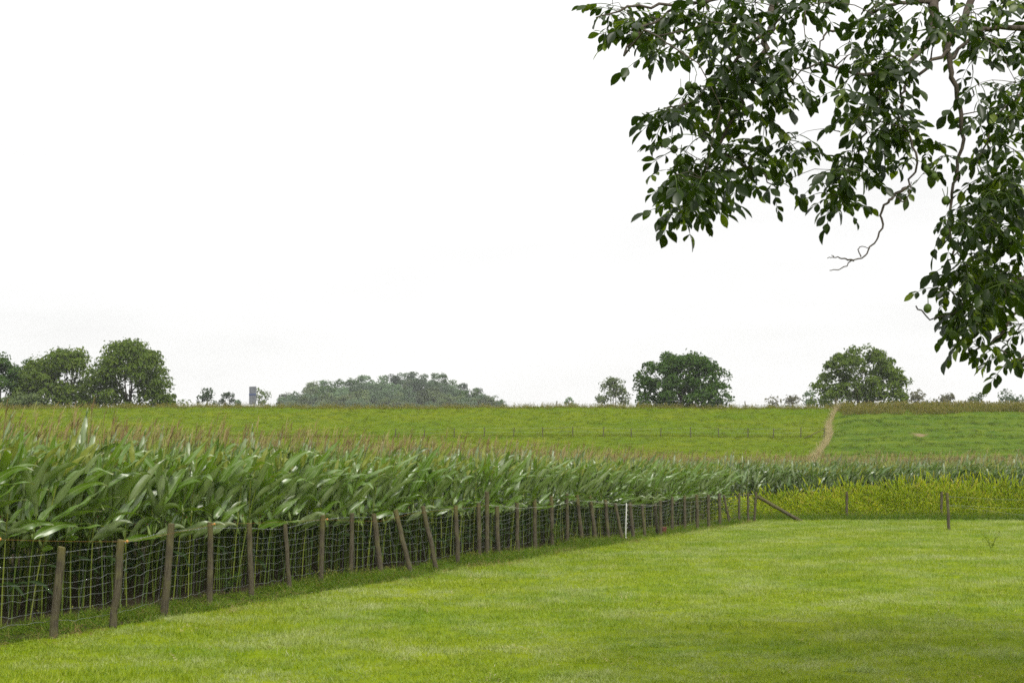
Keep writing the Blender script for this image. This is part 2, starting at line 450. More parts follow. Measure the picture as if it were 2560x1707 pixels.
# wooded rise beyond the dike
b = MB(); n1, n2 = 40, 24
for j in range(n2):
    for i in range(n1):
        x = -165 + 270 * i / (n1 - 1); y = 500 + 190 * j / (n2 - 1)
        k = max(0, 1 - ((x + 50) / 69) ** 2) * max(0, math.sin(math.pi * j / (n2 - 1))) ** 0.6
        b.v.append((x, y, -0.6 + 25 * k)); b.uv.append((0, 0))
for j in range(n2 - 1):
    for i in range(n1 - 1):
        a = j * n1 + i; b.f.append([a, a + 1, a + 1 + n1, a + n1]); b.m.append(0)
HILL = b
tag(link('hill', b.mesh('hill', [M_far])), 'low wooded hill far behind the dike', 'hill', kind='structure')

# ------------------------------------------------------------------ scatter (for what nobody could count)
def scatter(name, pts, rot, sca, idx, coll, label, cat, parent=None):
    me = bpy.data.meshes.new(name)
    me.vertices.add(len(pts)); me.vertices.foreach_set('co', np.asarray(pts, dtype=np.float32).ravel())
    for nm, typ, dat in (('rot', 'FLOAT_VECTOR', rot), ('sca', 'FLOAT_VECTOR', sca), ('vi', 'INT', idx)):
        at = me.attributes.new(nm, typ, 'POINT')
        if typ == 'INT': at.data.foreach_set('value', np.asarray(dat, dtype=np.int32))
        else: at.data.foreach_set('vector', np.asarray(dat, dtype=np.float32).ravel())
    o = link(name, me, parent)
    ng = bpy.data.node_groups.new(name + '_scatter', 'GeometryNodeTree')
    ng.interface.new_socket('Geometry', in_out='INPUT', socket_type='NodeSocketGeometry')
    ng.interface.new_socket('Geometry', in_out='OUTPUT', socket_type='NodeSocketGeometry')
    gi = ng.nodes.new('NodeGroupInput'); go = ng.nodes.new('NodeGroupOutput')
    ip = ng.nodes.new('GeometryNodeInstanceOnPoints'); ci = ng.nodes.new('GeometryNodeCollectionInfo')
    ci.inputs['Collection'].default_value = coll
    ci.inputs['Separate Children'].default_value = True; ci.inputs['Reset Children'].default_value = True
    ip.inputs['Pick Instance'].default_value = True
    def na(nm, dt):
        n = ng.nodes.new('GeometryNodeInputNamedAttribute'); n.data_type = dt; n.inputs['Name'].default_value = nm
        return n.outputs['Attribute']
    e2r = ng.nodes.new('FunctionNodeEulerToRotation')
    ng.links.new(na('rot', 'FLOAT_VECTOR'), e2r.inputs[0])
    ng.links.new(gi.outputs[0], ip.inputs['Points']); ng.links.new(ci.outputs[0], ip.inputs['Instance'])
    ng.links.new(na('vi', 'INT'), ip.inputs['Instance Index']); ng.links.new(e2r.outputs[0], ip.inputs['Rotation'])
    ng.links.new(na('sca', 'FLOAT_VECTOR'), ip.inputs['Scale']); ng.links.new(ip.outputs[0], go.inputs[0])
    md = o.modifiers.new('scatter', 'NODES'); md.node_group = ng
    return tag(o, label, cat, kind='stuff') if parent is None else tag(o, kind='stuff')

def kit(name, meshes):
    c = bpy.data.collections.new(name)
    for i, me in enumerate(meshes):
        c.objects.link(bpy.data.objects.new('%s_%02d' % (name, i), me))
    return c

# ------------------------------------------------------------------ grass tufts
def tuft(rng, nb, rad, h0, h1, w, lean, mats, heads=0.0, segs=3, wind=0.15):
    b = MB()
    for _ in range(nb):
        a = rng.uniform(0, 6.283); r = rad * math.sqrt(rng.random())
        p = Vector((math.cos(a) * r, math.sin(a) * r, 0)); h = rng.uniform(h0, h1)
        az = rng.uniform(0, 6.283); ln = rng.uniform(0.1, lean)
        d = Vector((math.cos(az) * ln + wind, math.sin(az) * ln, 1)).normalized()
        s = Vector((-math.sin(az + rng.uniform(-1, 1)), math.cos(az), 0)).normalized()
        vs, uv, fs = [], [], []
        q = p.copy(); bend = Vector((math.cos(az) * lean + wind, math.sin(az) * lean, -0.25)) * rng.uniform(0.2, 0.7)
        for k in range(segs + 1):
            t_ = k / segs; ww = w * (1 - t_) ** 0.7
            if k == segs: vs.append(tuple(q)); uv.append((0.5, t_))
            else:
                vs += [tuple(q - s * ww / 2), tuple(q + s * ww / 2)]; uv += [(0, t_), (1, t_)]
            d = (d + bend / segs).normalized(); q = q + d * (h / segs)
        for k in range(segs - 1): fs.append([2 * k, 2 * k + 1, 2 * k + 3, 2 * k + 2])
        fs.append([2 * segs - 2, 2 * segs - 1, 2 * segs])
        b.add(vs, fs, uv, 0)
        if rng.random() < heads:
            e = Vector(vs[-1]); hl = h * 0.16
            b.tube([e - d * hl * 0.4, e + d * hl * 0.4, e + d * hl], [w * 0.5, w * 1.1, w * 0.2], 3, 0, False)
    return b.mesh('tuft', mats)

rg = random.Random(11)
K_lawn = kit('lawn_tuft', [tuft(rg, 26, 0.14, 0.03, 0.085, 0.007, 0.9, [M_lawn], segs=2) for _ in range(8)])
K_rough = kit('rough_tuft', [tuft(rg, 30, 0.16, 0.10, 0.30, 0.008, 0.8, [M_rough], 0.05) for _ in range(6)])
K_straw = kit('straw_tuft', [tuft(rg, 26, 0.2, 0.5, 1.15, 0.018, 0.35, [M_straw], 0.6) for _ in range(5)])
K_millet = kit('millet_tuft', [tuft(rg, 30, 0.22, 0.55, 1.35, 0.022, 0.45, [M_millet], 0.35) for _ in range(6)])
K_crest = kit('crest_tuft', [tuft(rg, 24, 0.3, 0.25, 0.75, 0.03, 0.6, [M_crest], 0.4) for _ in range(5)])
K_meadow = kit('meadow_tuft', [tuft(rg, 22, 0.35, 0.1, 0.35, 0.035, 0.8, [M_meadow], 0.1) for _ in range(5)])
K_drylit = kit('dead_grass', [tuft(rg, 22, 0.2, 0.04, 0.13, 0.007, 1.8, [M_dead], 0) for _ in range(4)])

rn = np.random.default_rng(5)
def rotz(n, tilt=0.12):
    return np.stack([rn.normal(0, tilt, n), rn.normal(0, tilt, n), rn.uniform(0, 6.283, n)], -1)
def usc(n, a, b, zk=None):
    s = rn.uniform(a, b, n); z = s if zk is None else s * rn.uniform(*zk, n)
    return np.stack([s, s, z], -1)

# pasture grass
pts = []
for (y0, y1, dens) in ((13.5, 20, 62), (20, 28, 50), (28, 40, 34), (40, CROSS_Y + 3.2, 24)):
    A = (y1 - y0) * (0.84 * y1 + 5)
    n = int(A * dens)
    x = rn.uniform(-(0.42 * y1 + 2.5), 0.42 * y1 + 2.5, n); y = rn.uniform(y0, y1, n)
    k = (np.abs(x) < 0.4 * y + 2.2) & (fence_side(x, y) < 0.15)
    pts.append(np.stack([x[k], y[k], np.full(k.sum(), -0.022)], -1))
pts = np.concatenate(pts); n = len(pts)
sc = usc(n, 0.75, 1.35, (0.6, 1.25)); far = np.clip((pts[:, 1] - 20) / 40, 0, 1)[:, None]
patch = 0.5 + 0.5 * np.sin(pts[:, 0] * 0.8 + 1.3 * np.sin(pts[:, 1] * 0.35)) * np.sin(pts[:, 1] * 0.55 + np.sin(pts[:, 0] * 0.5))
sc[:, 2] *= 0.7 + 0.6 * patch
scatter('pasture_grass', pts, rotz(n), sc * (1 + 0.35 * far), rn.integers(0, 8, n), K_lawn, 'short yellow green grass covering the grazed pasture', 'grass')

K_stem = kit('seed_stem', [tuft(rg, 5, 0.14, 0.07, 0.22, 0.0065, 0.9, [M_stem], 0.2) for _ in range(6)])
ks = (rn.random(n) < 0.055) & (np.sin(pts[:, 0] * .7 + 2) * np.sin(pts[:, 1] * .45) + rn.normal(0, .5, n) > 0)
p2 = pts[ks]; n2_ = len(p2)
scatter('stems_and_glints', p2, rotz(n2_, .3), usc(n2_, .35, .9), rn.integers(0, 6, n2_), K_stem, 'scattered thin grass stems and pale painted glints above the short pasture turf', 'grass')
K_bare = kit('dry_patch', [tuft(rg, 30, 0.16, 0.02, 0.06, 0.008, 1.8, [M_straw], 0) for _ in range(4)])
ks = (rn.random(n) < 0.012); p2 = pts[ks]; n2_ = len(p2)
scatter('dry_clippings', p2, rotz(n2_, .4), usc(n2_, .4, 1.1), rn.integers(0, 4, n2_), K_bare, 'small dry straw coloured patches in the pasture', 'grass')

# rough grass along the fence and dead mown grass at its foot
L_f = (F1 - F0).length
def along(n, s0, s1, o0, o1):
    s = rn.uniform(s0, s1, n); d = rn.uniform(o0, o1, n)
    return np.stack([F0.x + FD.x * s + FN.x * d, F0.y + FD.y * s + FN.y * d, np.full(n, -0.025)], -1)
pts = along(4600, -4, L_f + 1, 0.05, 1.5); n = len(pts)
sc = usc(n, 0.6, 1.25); sc[:, 2] *= (0.25 + 0.7 * (0.5 + 0.5 * np.sin(pts[:, 1] * 0.9)) ** 2) * (0.55 + 0.45 * np.clip((pts[:, 1] - 22) / 8, 0, 1))
scatter('verge_grass', pts, rotz(n, 0.2), sc, rn.integers(0, 6, n), K_rough, 'rough tall grass between wire fence and maize', 'grass')
pts = along(1100, -4, L_f, -0.5, 0.45); n = len(pts)
keep = (np.sin(pts[:, 1] * 1.3 + 0.8) + 0.8 * np.sin(pts[:, 1] * 4.1) + rn.normal(0, 0.6, n)) > 0.2
pts = pts[keep]; n = len(pts)
scatter('dead_grass', pts, rotz(n, 0.5), usc(n, 0.5, 1.2), rn.integers(0, 4, n), K_drylit, 'dead straw coloured grass at the foot of the fence posts', 'grass')

# yellowing millet strip beyond the cross fence
n = 3600
x = rn.uniform(CORNER.x - 1.0, 34, n); y = CROSS_Y + 2.7 + 3.6 * rn.random(n) ** .9
hz = np.clip((y - CROSS_Y - 1.9) / 3.0, 0.25, 1) * (0.68 + 0.3 * np.sin(x * 0.9 + y) ** 2 + 0.22 * np.sin(x * .37 + 1) + rn.normal(0, .2, n)) * np.clip(0.75 + (x - CORNER.x) * 0.02, 0.6, 1.1)
sc = usc(n, 0.8, 1.3); sc[:, 2] *= hz
scatter('millet_strip', np.stack([x, y, np.full(n, -0.03)], -1), rotz(n, 0.12), sc, rn.integers(0, 6, n), K_millet, 'strip of tall yellowing weeds before the far maize edge', 'weeds')
n = 1600
x = rn.uniform(CORNER.x - 0.5, 34, n); y = CROSS_Y + rn.uniform(1.2, 3.2, n)
scatter('cross_fence_grass', np.stack([x, y, np.full(n, -0.025)], -1), rotz(n, 0.2), usc(n, 0.9, 1.7), rn.integers(0, 6, n), K_rough, 'rough grass under the cross fence', 'grass')

# dike: straw strip down the field boundary, weeds along its crest
n = 420
y = rn.uniform(138, 174, n); x = xb(y) + 0.4 * np.sin(y * 0.33) + rn.normal(0, 0.1, n) * np.where(y < 150, 2.2, 1)
sc = usc(n, 0.4, 0.9); sc[:, 2] *= np.where(y > 160, 0.8, 1.0) * rn.uniform(.6, 1.15, n)
scatter('straw_strip', np.stack([x, y, dike_z(x, y) - 0.05], -1), rotz(n, 0.15), sc, rn.integers(0, 5, n), K_straw, 'pale dry grass strip running down the dike between two fields', 'grass')
n = 9000
y = rn.uniform(166.5, 176, n); x = rn.uniform(XB1, 110, n)
lowedge = 169.6 + 0.7 * np.sin(x * 0.35) + 1.2 * np.clip((52 - x) / 12, 0, 1) * -1
k = (y > lowedge) & (rn.random(n) < 0.35 + 0.65 * (np.sin(x * .5) * np.sin(x * .17 + y) > -.3))
x, y = x[k], y[k]; n = len(x)
scatter('crest_weeds', np.stack([x, y, dike_z(x, y) - 0.05], -1), rotz(n, 0.15), usc(n, 0.6, 1.25), rn.integers(0, 5, n), K_crest, 'unmown brownish weeds along the dike crest', 'weeds')
n = 2600
x = rn.uniform(-80, XB1, n); y = rn.uniform(172.5, 176, n)
scatter('crest_grass', np.stack([x, y, dike_z(x, y) - 0.05], -1), rotz(n, 0.15), usc(n, 0.25, 0.95), rn.integers(0, 5, n), K_crest, 'thin grass and seed stalks on the dike crest', 'grass')
n = 26000
y = 134 + 40 * rn.random(n); x = rn.uniform(-80, 90, n)
k = x < xb(y); x, y = x[k], y[k]; n = len(x)
berm = np.exp(-((y - 159.5) / 1.5) ** 2)
sc = usc(n, 0.5, 1.1); sc[:, 2] *= 0.5 + 1.0 * berm
scatter('dike_meadow_grass', np.stack([x, y, dike_z(x, y) - 0.03], -1), rotz(n, 0.15), sc, rn.integers(0, 5, n), K_meadow, 'meadow grass tussocks on the dike slope', 'grass')

K_field = kit('field_tuft', [tuft(rg, 22, 0.4, 0.08, 0.3, 0.04, 0.9, [M_field], 0) for _ in range(5)])
n = 9000
y = 136 + 33 * rn.random(n); x = rn.uniform(28, 95, n)
k = (x > xb(y) + .6) & (np.sin(y * 1.9 + np.sin(x * .21) * 1.2) + .6 * np.sin(x * .5 + y * .8) + rn.normal(0, .5, n) > .1); x, y = x[k], y[k]; n = len(x)
scatter('dike_field_grass', np.stack([x, y, dike_z(x, y) - 0.04], -1), rotz(n, 0.15), usc(n, .5, 1.3), rn.integers(0, 5, n), K_field, 'cut green grass in swaths on the dike slope right of the straw strip', 'grass')

# ------------------------------------------------------------------ maize
def maize_leaf(rng, h, az, L, W, e0, el, blown, droop, x0=0.0, wr=.7):
    """one blade: leaves the stalk at az / e0, is blown over to +x at elevation el, tip droops; returns verts, faces, uv"""
    SG, CL = 11, 5
    d = Vector((math.cos(az) * math.cos(e0), math.sin(az) * math.cos(e0), math.sin(e0)))
    q = Vector((x0, 0, h)); ph = rng.uniform(0, 6.28); tw = rng.choice((-1, 1)) * rng.uniform(.25, 1.5); tw1 = rng.uniform(-1.0, 1.0)
    fold = rng.uniform(0.15, 0.55); wv = rng.uniform(9, 17)
    vs, uv, fs = [], [], []
    wa = rng.uniform(-wr, wr)
    td = Vector((math.cos(el) * math.cos(wa), math.cos(el) * math.sin(wa), math.sin(el)))
    snap = rng.uniform(0.4, 0.8) if rng.random() < 0.6 else 2
    for k in range(SG + 1):
        t_ = k / SG
        w = W * (0.40 + 0.60 * min(1, t_ / 0.25)) * max(0.015, 1 - max(0, (t_ - .25) / .75) ** 1.9) ** 0.95
        up = Vector((0, 0, 1)) if abs(d.z) < 0.95 else Vector((1, 0, 0))
        s = d.cross(up).normalized()
        M = Matrix.Rotation(tw + tw1 * t_, 3, d); s = M @ s; nrm = s.cross(d).normalized()
        for c in range(CL):
            u = c / (CL - 1) * 2 - 1
            off = nrm * (fold * abs(u) * w * 0.5 * (1 - 0.6 * t_) + 0.016 * u * abs(u) * math.sin(wv * t_ + ph + (1.7 if u > 0 else 0)))
            vs.append(tuple(q + s * u * w * 0.5 + off)); uv.append((c / (CL - 1), t_))
        k_ = blown * (0.42 if t_ < 0.65 else 0.12)
        g = droop * t_ * t_ * (1.0 if t_ < snap else 4.5)
        d = (d + (td - d) * k_ + Vector((0, 0, -g)) * (1.6 / SG)).normalized()
        q = q + d * (L / SG)
    for k in range(SG):
        for c in range(CL - 1):
            a = k * CL + c; fs.append([a, a + 1, a + 1 + CL, a + CL])
    return vs, fs, uv

def maize_parts(rng):
    """list of (part name, MB, materials) of one plant, base at origin"""
    parts = []
    Hs = rng.uniform(2.3, 2.6)
    lean = rng.uniform(0.02, 0.09)
    sx = lambda z: lean * (z / Hs) ** 2 * Hs
    st = MB()
    zz = [0, 0.03, 0.5, 1.0, 1.5, 2.0, Hs]
    st.tube([(sx(z), 0, z) for z in zz], [0.0135, 0.0105, 0.010, 0.010, 0.0095, 0.0075, 0.005], 6)
    for z in (0.22, 0.4, 0.6, 0.8, 1.0):
        st.tube([(sx(z), 0, z - 0.012), (sx(z), 0, z), (sx(z), 0, z + 0.012)], [0.0105, 0.0135, 0.0105], 6, cap=False)
    parts.append(('stalk', st, [M_mstalk]))
    base_az = rng.uniform(-.5, .5) + (0 if rng.random() < .6 else math.pi / 2); nl = rng.choice([6, 7, 7, 8])
    for i in range(nl):
        f = i / (nl - 1)
        h = 1.05 + (Hs - 1.38) * f + rng.uniform(-0.07, 0.07)
        az = base_az + math.pi * (i % 2) + rng.uniform(-0.6, 0.6)
        L = (0.78 + 0.36 * math.sin(math.pi * min(1, f * 0.8 + 0.25))) * rng.uniform(0.72, 1.08)
        W = rng.uniform(0.102, 0.142)
        if f > 0.8: L *= 0.6; W *= .72
        if f < 0.3: L *= 0.85
        e0 = R(rng.uniform(52, 78) if f > 0.3 else rng.uniform(30, 62))
        hab = rng.random()
        if hab < 0.4:       # blown over
            el, bl, dp, wr = R(rng.uniform(-10, 35) + 28 * f), rng.uniform(.6, 1), rng.uniform(.2, .8), .9
        elif hab < 0.8:     # stiff and upright
            el, bl, dp, wr = R(rng.uniform(32, 78)), rng.uniform(.2, .7), rng.uniform(.2, .95), 1.5
        else:               # arching its own way
            el, bl, dp, wr = R(20), .08, rng.uniform(.8, 1.6), 3
        lb = MB(); vs, fs, uv = maize_leaf(rng, h, az, L, W, e0, el, bl, dp, sx(h), wr)
        lb.add(vs, fs, uv); parts.append(('leaf', lb, [M_mtop if f > 0.85 else M_mleaf]))
    for i in range(rng.choice([0, 1, 1, 2])):
        h = rng.uniform(0.45, 0.95)
        lb = MB(); vs, fs, uv = maize_leaf(rng, h, rng.uniform(0, 6.28), rng.uniform(0.3, 0.5), 0.05, R(10), R(-60), .3, 2.2, sx(h))
        lb.add(vs, fs, uv); parts.append(('lower_leaf', lb, [M_mshaded_dry]))
    tb = MB(); top = Vector((sx(Hs), 0, Hs)); sp = rng.uniform(0.24, 0.5)
    lx = rng.uniform(-.05, .12)
    tb.tube([top - Vector((0, 0, 0.02)), top + Vector((0.01, 0, 0.14)), top + Vector((lx * .5, 0, sp)), top + Vector((lx, 0, sp + rng.uniform(.02, .16)))], [0.0035, 0.0035, 0.0055, 0.002], 4)
    for i in range(rng.choice([1, 2, 3, 4, 5])):
        a = rng.uniform(0, 6.28); z0 = 0.1 + 0.13 * rng.random(); l = rng.uniform(0.14, 0.24); sp_ = rng.uniform(0.12, 0.4)
        p0 = top + Vector((0.01, 0, z0)); o_ = Vector((math.cos(a) * sp_ + 0.15, math.sin(a) * sp_, 1)).normalized()
        tb.tube([p0, p0 + o_ * l * 0.6, p0 + o_ * l + Vector((0.03, 0, -0.015))], [0.0028, 0.004, 0.0015], 3, cap=False)
    parts.append(('tassel', tb, [M_mtassel]))
    if rng.random() < 0.7:
        h = rng.uniform(0.95, 1.2); a = base_az + 1.5
        d = Vector((math.cos(a) * 0.35, math.sin(a) * 0.35, 1)).normalized(); p = Vector((sx(h), 0, h)) + Vector((math.cos(a), math.sin(a), 0)) * 0.015
        eb = MB(); eb.tube([p, p + d * 0.04, p + d * 0.1, p + d * 0.17, p + d * 0.23], [0.012, 0.024, 0.028, 0.02, 0.006], 7)
        eb.tube([p + d * 0.22, p + d * 0.26, p + d * 0.27 + Vector((0.02, 0, -0.02))], [0.006, 0.011, 0.003], 5, mat=1)
        parts.append(('ear', eb, [M_mear, M_silk]))
    return parts

rm = random.Random(23)
NV = 10
VAR = [maize_parts(rm) for _ in range(NV)]
VARM = [[(nm, b.mesh('maize_' + nm, mt)) for nm, b, mt in v] for v in VAR]
def joined(parts):
    b = MB(); mats = []
    for nm, p, mt in parts:
        base = len(mats)
        idx = []
        for m in mt:
            if m not in mats: mats.append(m)
        o = len(b.v); b.v.extend(p.v); b.uv.extend(p.uv)
        for f, mi in zip(p.f, p.m):
            b.f.append([i + o for i in f]); b.m.append(mats.index(mt[mi]))
    return b.mesh('maize', mats)
K_maize = kit('maize', [joined(v) for v in VAR])

ROW0 = 1.75                                   # first row behind the fence line
S0, S1 = -5.0, L_f + 3.0
def hscale(s):                                # plants are a little taller at the near end
    return 1.15 - 0.18 * np.clip((s + 2) / (L_f + 2), 0, 1)
spots = []
s = S0
while s < S1 - 1.2: spots.append((s + rm.uniform(-.04, .04), ROW0 + rm.uniform(-.07, .07))); s += 0.235
s = S0
row2 = []
while len(spots) + len(row2) < 300: row2.append((s, ROW0 + 0.72 + rm.uniform(-.07, .07))); s += 0.235
S_ROW2 = s
for k, (s_, d_) in enumerate(spots + row2):
    vi = rm.randrange(NV)
    root = link('maize_plant', None)
    root.empty_display_size = 0.2
    hs = float(hscale(s_)) * rm.uniform(0.94, 1.05)
    root.location = (F0.x + FD.x * s_ + FN.x * d_, F0.y + FD.y * s_ + FN.y * d_, -0.03)
    root.rotation_euler = (rm.gauss(0, 0.04), rm.gauss(0.02, 0.055), rm.uniform(-0.8, 0.8))
    root.scale = (hs * 0.98, hs * 0.98, hs)
    tag(root, 'tall green maize plant in the outer rows right behind the wire fence', 'maize plant', 'maize plants along the wire fence')
    bare = rm.random() < .4            # not every edge plant is in tassel
    for nm, me_ in VARM[vi]:
        if nm == 'tassel' and bare: continue
        link(nm, me_, root)

# the rest of the field
fp, fr, fs_, fi = [], [], [], []
def field_add(x, y, hs):
    fp.append((x, y, -0.03)); fr.append((rn.normal(0, .04), rn.normal(.02, .05), rn.uniform(-.7, .7)))
    w = hs * rn.uniform(.92, 1.06); fs_.append((w, w, w * rn.uniform(.97, 1.05))); fi.append(rn.integers(0, NV))
row = 1
FAR_Y = 133.0
while True:
    d = ROW0 + 0.72 * row
    if d > 150: break
    step = 0.24 if row < 4 else (0.25 if row < 12 else 0.42)
    s = (S_ROW2 if row == 1 else S0 - 0.0)
    smax = 190
    while s < smax:
        x = F0.x + FD.x * s + FN.x * d; y = F0.y + FD.y * s + FN.y * d
        st_ = step
        if y > FAR_Y: break
        if s < S1 + 0.6 * row and y > 17 and -(0.40 * y + 3) < x < 0.42 * y + 4:
            field_add(x + rn.normal(0, .04), y + rn.normal(0, .04), float(hscale(s)))
        s += st_ * (1.0 if row < 12 else rn.uniform(0.8, 1.2))
    row += 1 if row < 12 else 2
# beyond the corner the field turns along the cross fence
yrow = CROSS_Y + 6.5; r_ = 0
while yrow < FAR_Y:
    x = CORNER.x + 0.8 - 0.3
    stp = 0.2 if r_ < 4 else (0.32 if r_ < 15 else 0.6)
    while x < 0.42 * yrow + 4:
        sp = (x - F0.x) * FD.x + (yrow - F0.y) * FD.y; dp = fence_side(x, yrow)
        if not (dp > ROW0 - 0.2 and sp < S1 + 0.6 * max(0, (dp - ROW0) / 0.72)):
            field_add(x + rn.normal(0, .05), yrow + rn.normal(0, .05), rn.uniform(.92, 1.04))
        x += stp * rn.uniform(.8, 1.2)
    yrow += 0.75 if r_ < 15 else 1.5; r_ += 1
scatter('maize_field', fp, fr, fs_, fi, K_maize, 'dense maize field with brown tassels filling the land to the dike', 'maize')
print('maize instances', len(fp))

# ------------------------------------------------------------------ fences
def wooden_post(rng, top, base, rad, name, parent, sides=9, taper=0.93):
    top, base = Vector(top), Vector(base)
    ax = (top - base); L = ax.length; d = ax.normalized()
    b = MB(); k = 7
    pts = [base - d * 0.12] + [base + ax * (i / (k - 1)) + Vector((rng.gauss(0, .006), rng.gauss(0, .006), 0)) * (0 if i in (0, k - 1) else 1) for i in range(k)]
    pts.append(top + d * 0.008)
    rr = [rad] + [rad * (1 - (1 - taper) * i / (k - 1)) * rng.uniform(.97, 1.03) for i in range(k)] + [rad * taper * 0.78]
    b.tube(pts, rr, sides, jit=0.05, rng=rng)
    # slanted sawn top
    sl = rng.uniform(-0.25, 0.25)
    for i in range(len(b.v) - 2 * sides, len(b.v)):
        x, y, z = b.v[i]; b.v[i] = (x, y, z + (x - top.x) * sl)
    return link(name, b.mesh(name, [M_post], False), parent)

def wire(name, path, r, mat, parent, n=3):
    b = MB(); b.tube(path, r, n); return link(name, b.mesh(name, [mat]), parent)

rp = random.Random(41)
fence = link('wire_fence', None, loc=tuple(BASES[0]))
tag(fence, 'long wooden post and wire mesh fence between the pasture and the maize', 'fence')
def child(o, root):
    o.matrix_parent_inverse = Matrix.Translation(-Vector(root.location))
TOPS = []
for i, (tu, tv, bu, bv) in enumerate(POSTS):
    bs = G(bu, bv)
    # lean may also go a little across the sight line; keep the top at the base's distance
    tp = P(tu, tv, bs.y + rp.uniform(-.04, .04))
    wpx = 19.5 if i < 5 else 17.5
    rad = {0: .060, 1: .058, 2: .060, 3: .052, 4: .053, 5: .045, 6: .056, 7: .05, 13: .058, 17: .06}.get(i, rp.uniform(.052, .064))
    o = wooden_post(rp, tp, bs, rad, 'fence_post', fence); child(o, fence); TOPS.append((tp, bs))
    if i in (8, 9, 10): o['label'] = 'weathered fence post leaning to one side'
    if i == 13: o['label'] = 'taller greenish round fence post'
    if i == 32: o['label'] = 'thin tilted post near the fence corner'
# an extra post out of frame to the left so the wires have somewhere to go
eb_ = BASES[0] - (BASES[1] - BASES[0]); et_ = eb_ + Vector((0.02, 0, 1.22))
o = wooden_post(rp, et_, eb_, .058, 'fence_post', fence); child(o, fence)
eb2 = eb_ - (BASES[1] - BASES[0]); et2 = eb2 + Vector((0.0, 0, 1.2))
o = wooden_post(rp, et2, eb2, .058, 'fence_post', fence); child(o, fence)
LINE = [(et2, eb2), (et_, eb_)] + TOPS
# brace at the corner
b0 = P(1894.5, 1241, CORNER.y); b1 = G(1999, 1301)
o = wooden_post(rp, b0, b1, .08, 'brace', fence); child(o, fence); o['label'] = 'slanting round timber brace at the fence corner'

WH = [0.94, 0.83, 0.73, 0.635, 0.54, 0.44, 0.32, 0.17]
def at_post(k, f):
    tp, bs = LINE[k]; p = bs.lerp(tp, f); return p + Vector((FN.x, FN.y, 0)) * 0.062
def strand(f0, sag, amp, rng, k0=0, k1=None, sub=8):
    path = []; k1 = k1 or len(LINE) - 1
    fs = [f0 + rng.gauss(0, 0.012) for _ in LINE]
    for k in range(k0, k1):
        a, c = at_post(k, fs[k]), at_post(k + 1, fs[k + 1]); sg = sag * rng.uniform(0.3, 1.5) * min(1.0, (c - a).length / 2.2)
        for j in range(sub):
            t_ = j / sub; q = a.lerp(c, t_); q.z -= 4 * sg * t_ * (1 - t_)
            if 0 < j: q += Vector((0, 0, rng.gauss(0, amp)))
            path.append(q)
    path.append(at_post(k1, fs[k1])); return path
STR = []
for i, f in enumerate(WH):
    path = strand(f, 0.045 if i else 0.02, 0.011 if i else 0.003, rp)
    STR.append(path)
    o = wire('wire', path, 0.0024 if i else 0.003, M_wire, fence); child(o, fence)
# barbs and upright stays of the mesh, too fine to pick apart
b = MB()
for j in range(0, len(STR[0]) - 1):
    for t_ in (0.2, 0.6):
        q = STR[0][j].lerp(STR[0][j + 1], t_)
        for _ in range(2):
            d = Vector((rp.uniform(-1, 1), rp.uniform(-1, 1), rp.uniform(-1, 1))).normalized() * 0.016
            b.tube([q - d, q + d], 0.0018, 3, cap=False)
for j in range(1, len(STR[1]) - 1, 3):
    if rp.random() < .1: continue
    sl = rp.uniform(-.5, .5)
    pth = []
    for si in range(1, len(STR)):
        q = STR[si][j].lerp(STR[si][j + 1], 0.5 + sl * (si - 4) / 4 + rp.uniform(-.1, .1)); pth.append(q)
    b.tube(pth, 0.0011, 3, cap=False)
o = link('wire_stays', b.mesh('wire_stays', [M_wire]), fence); child(o, fence); o['kind'] = 'stuff'
# electric cord on orange insulators
def insulator(p, mat):
    b = MB(); b.tube([p + Vector((0, 0, -.02)), p, p + Vector((0, 0, .012)), p + Vector((0, 0, .025))], [.012, .02, .02, .01], 8)
    b.tube([p + Vector((0, 0, 0)), p - Vector((0.05, 0, 0))], [.006, .006], 6)
    o = link('insulator', b.mesh('insulator', [mat]), fence); child(o, fence); return o
def cordpt(u, v, k): return P(u, v, LINE[k][1].y - 0.07)
cord = [cordpt(-330, 1345, 0), cordpt(0, 1348, 1), cordpt(318, 1353, 3), cordpt(536, 1310, 5), cordpt(818, 1298, 8), cordpt(950, 1302, 10), cordpt(1020, 1285, 11), cordpt(1148, 1268, 13), cordpt(1222, 1262, 15)]
pth = []
for a, c in zip(cord, cord[1:]):
    for j in range(5):
        q = a.lerp(c, j / 5); q.z -= 0.04 * (j / 5) * (1 - j / 5); pth.append(q)
pth.append(cord[-1])
o = wire('electric_cord', pth, 0.0018, M_orange, fence); child(o, fence); o['label'] = 'orange electric fence cord'
for q in (cord[1], cord[2], cord[3], cord[4]): insulator(q, M_orange)
wc = [cordpt(1222, 1262, 15), cordpt(1300, 1270, 17), cordpt(1380, 1265, 19), cordpt(1444, 1250, 21), cordpt(1566, 1261, 24), cordpt(1655, 1262, 28)]
pth = []
for a, c in zip(wc, wc[1:]):
    for j in range(5): pth.append(a.lerp(c, j / 5))
pth.append(wc[-1])
o = wire('electric_cord', pth, 0.0035, M_whitepl, fence); child(o, fence); o['label'] = 'white electric fence tape'

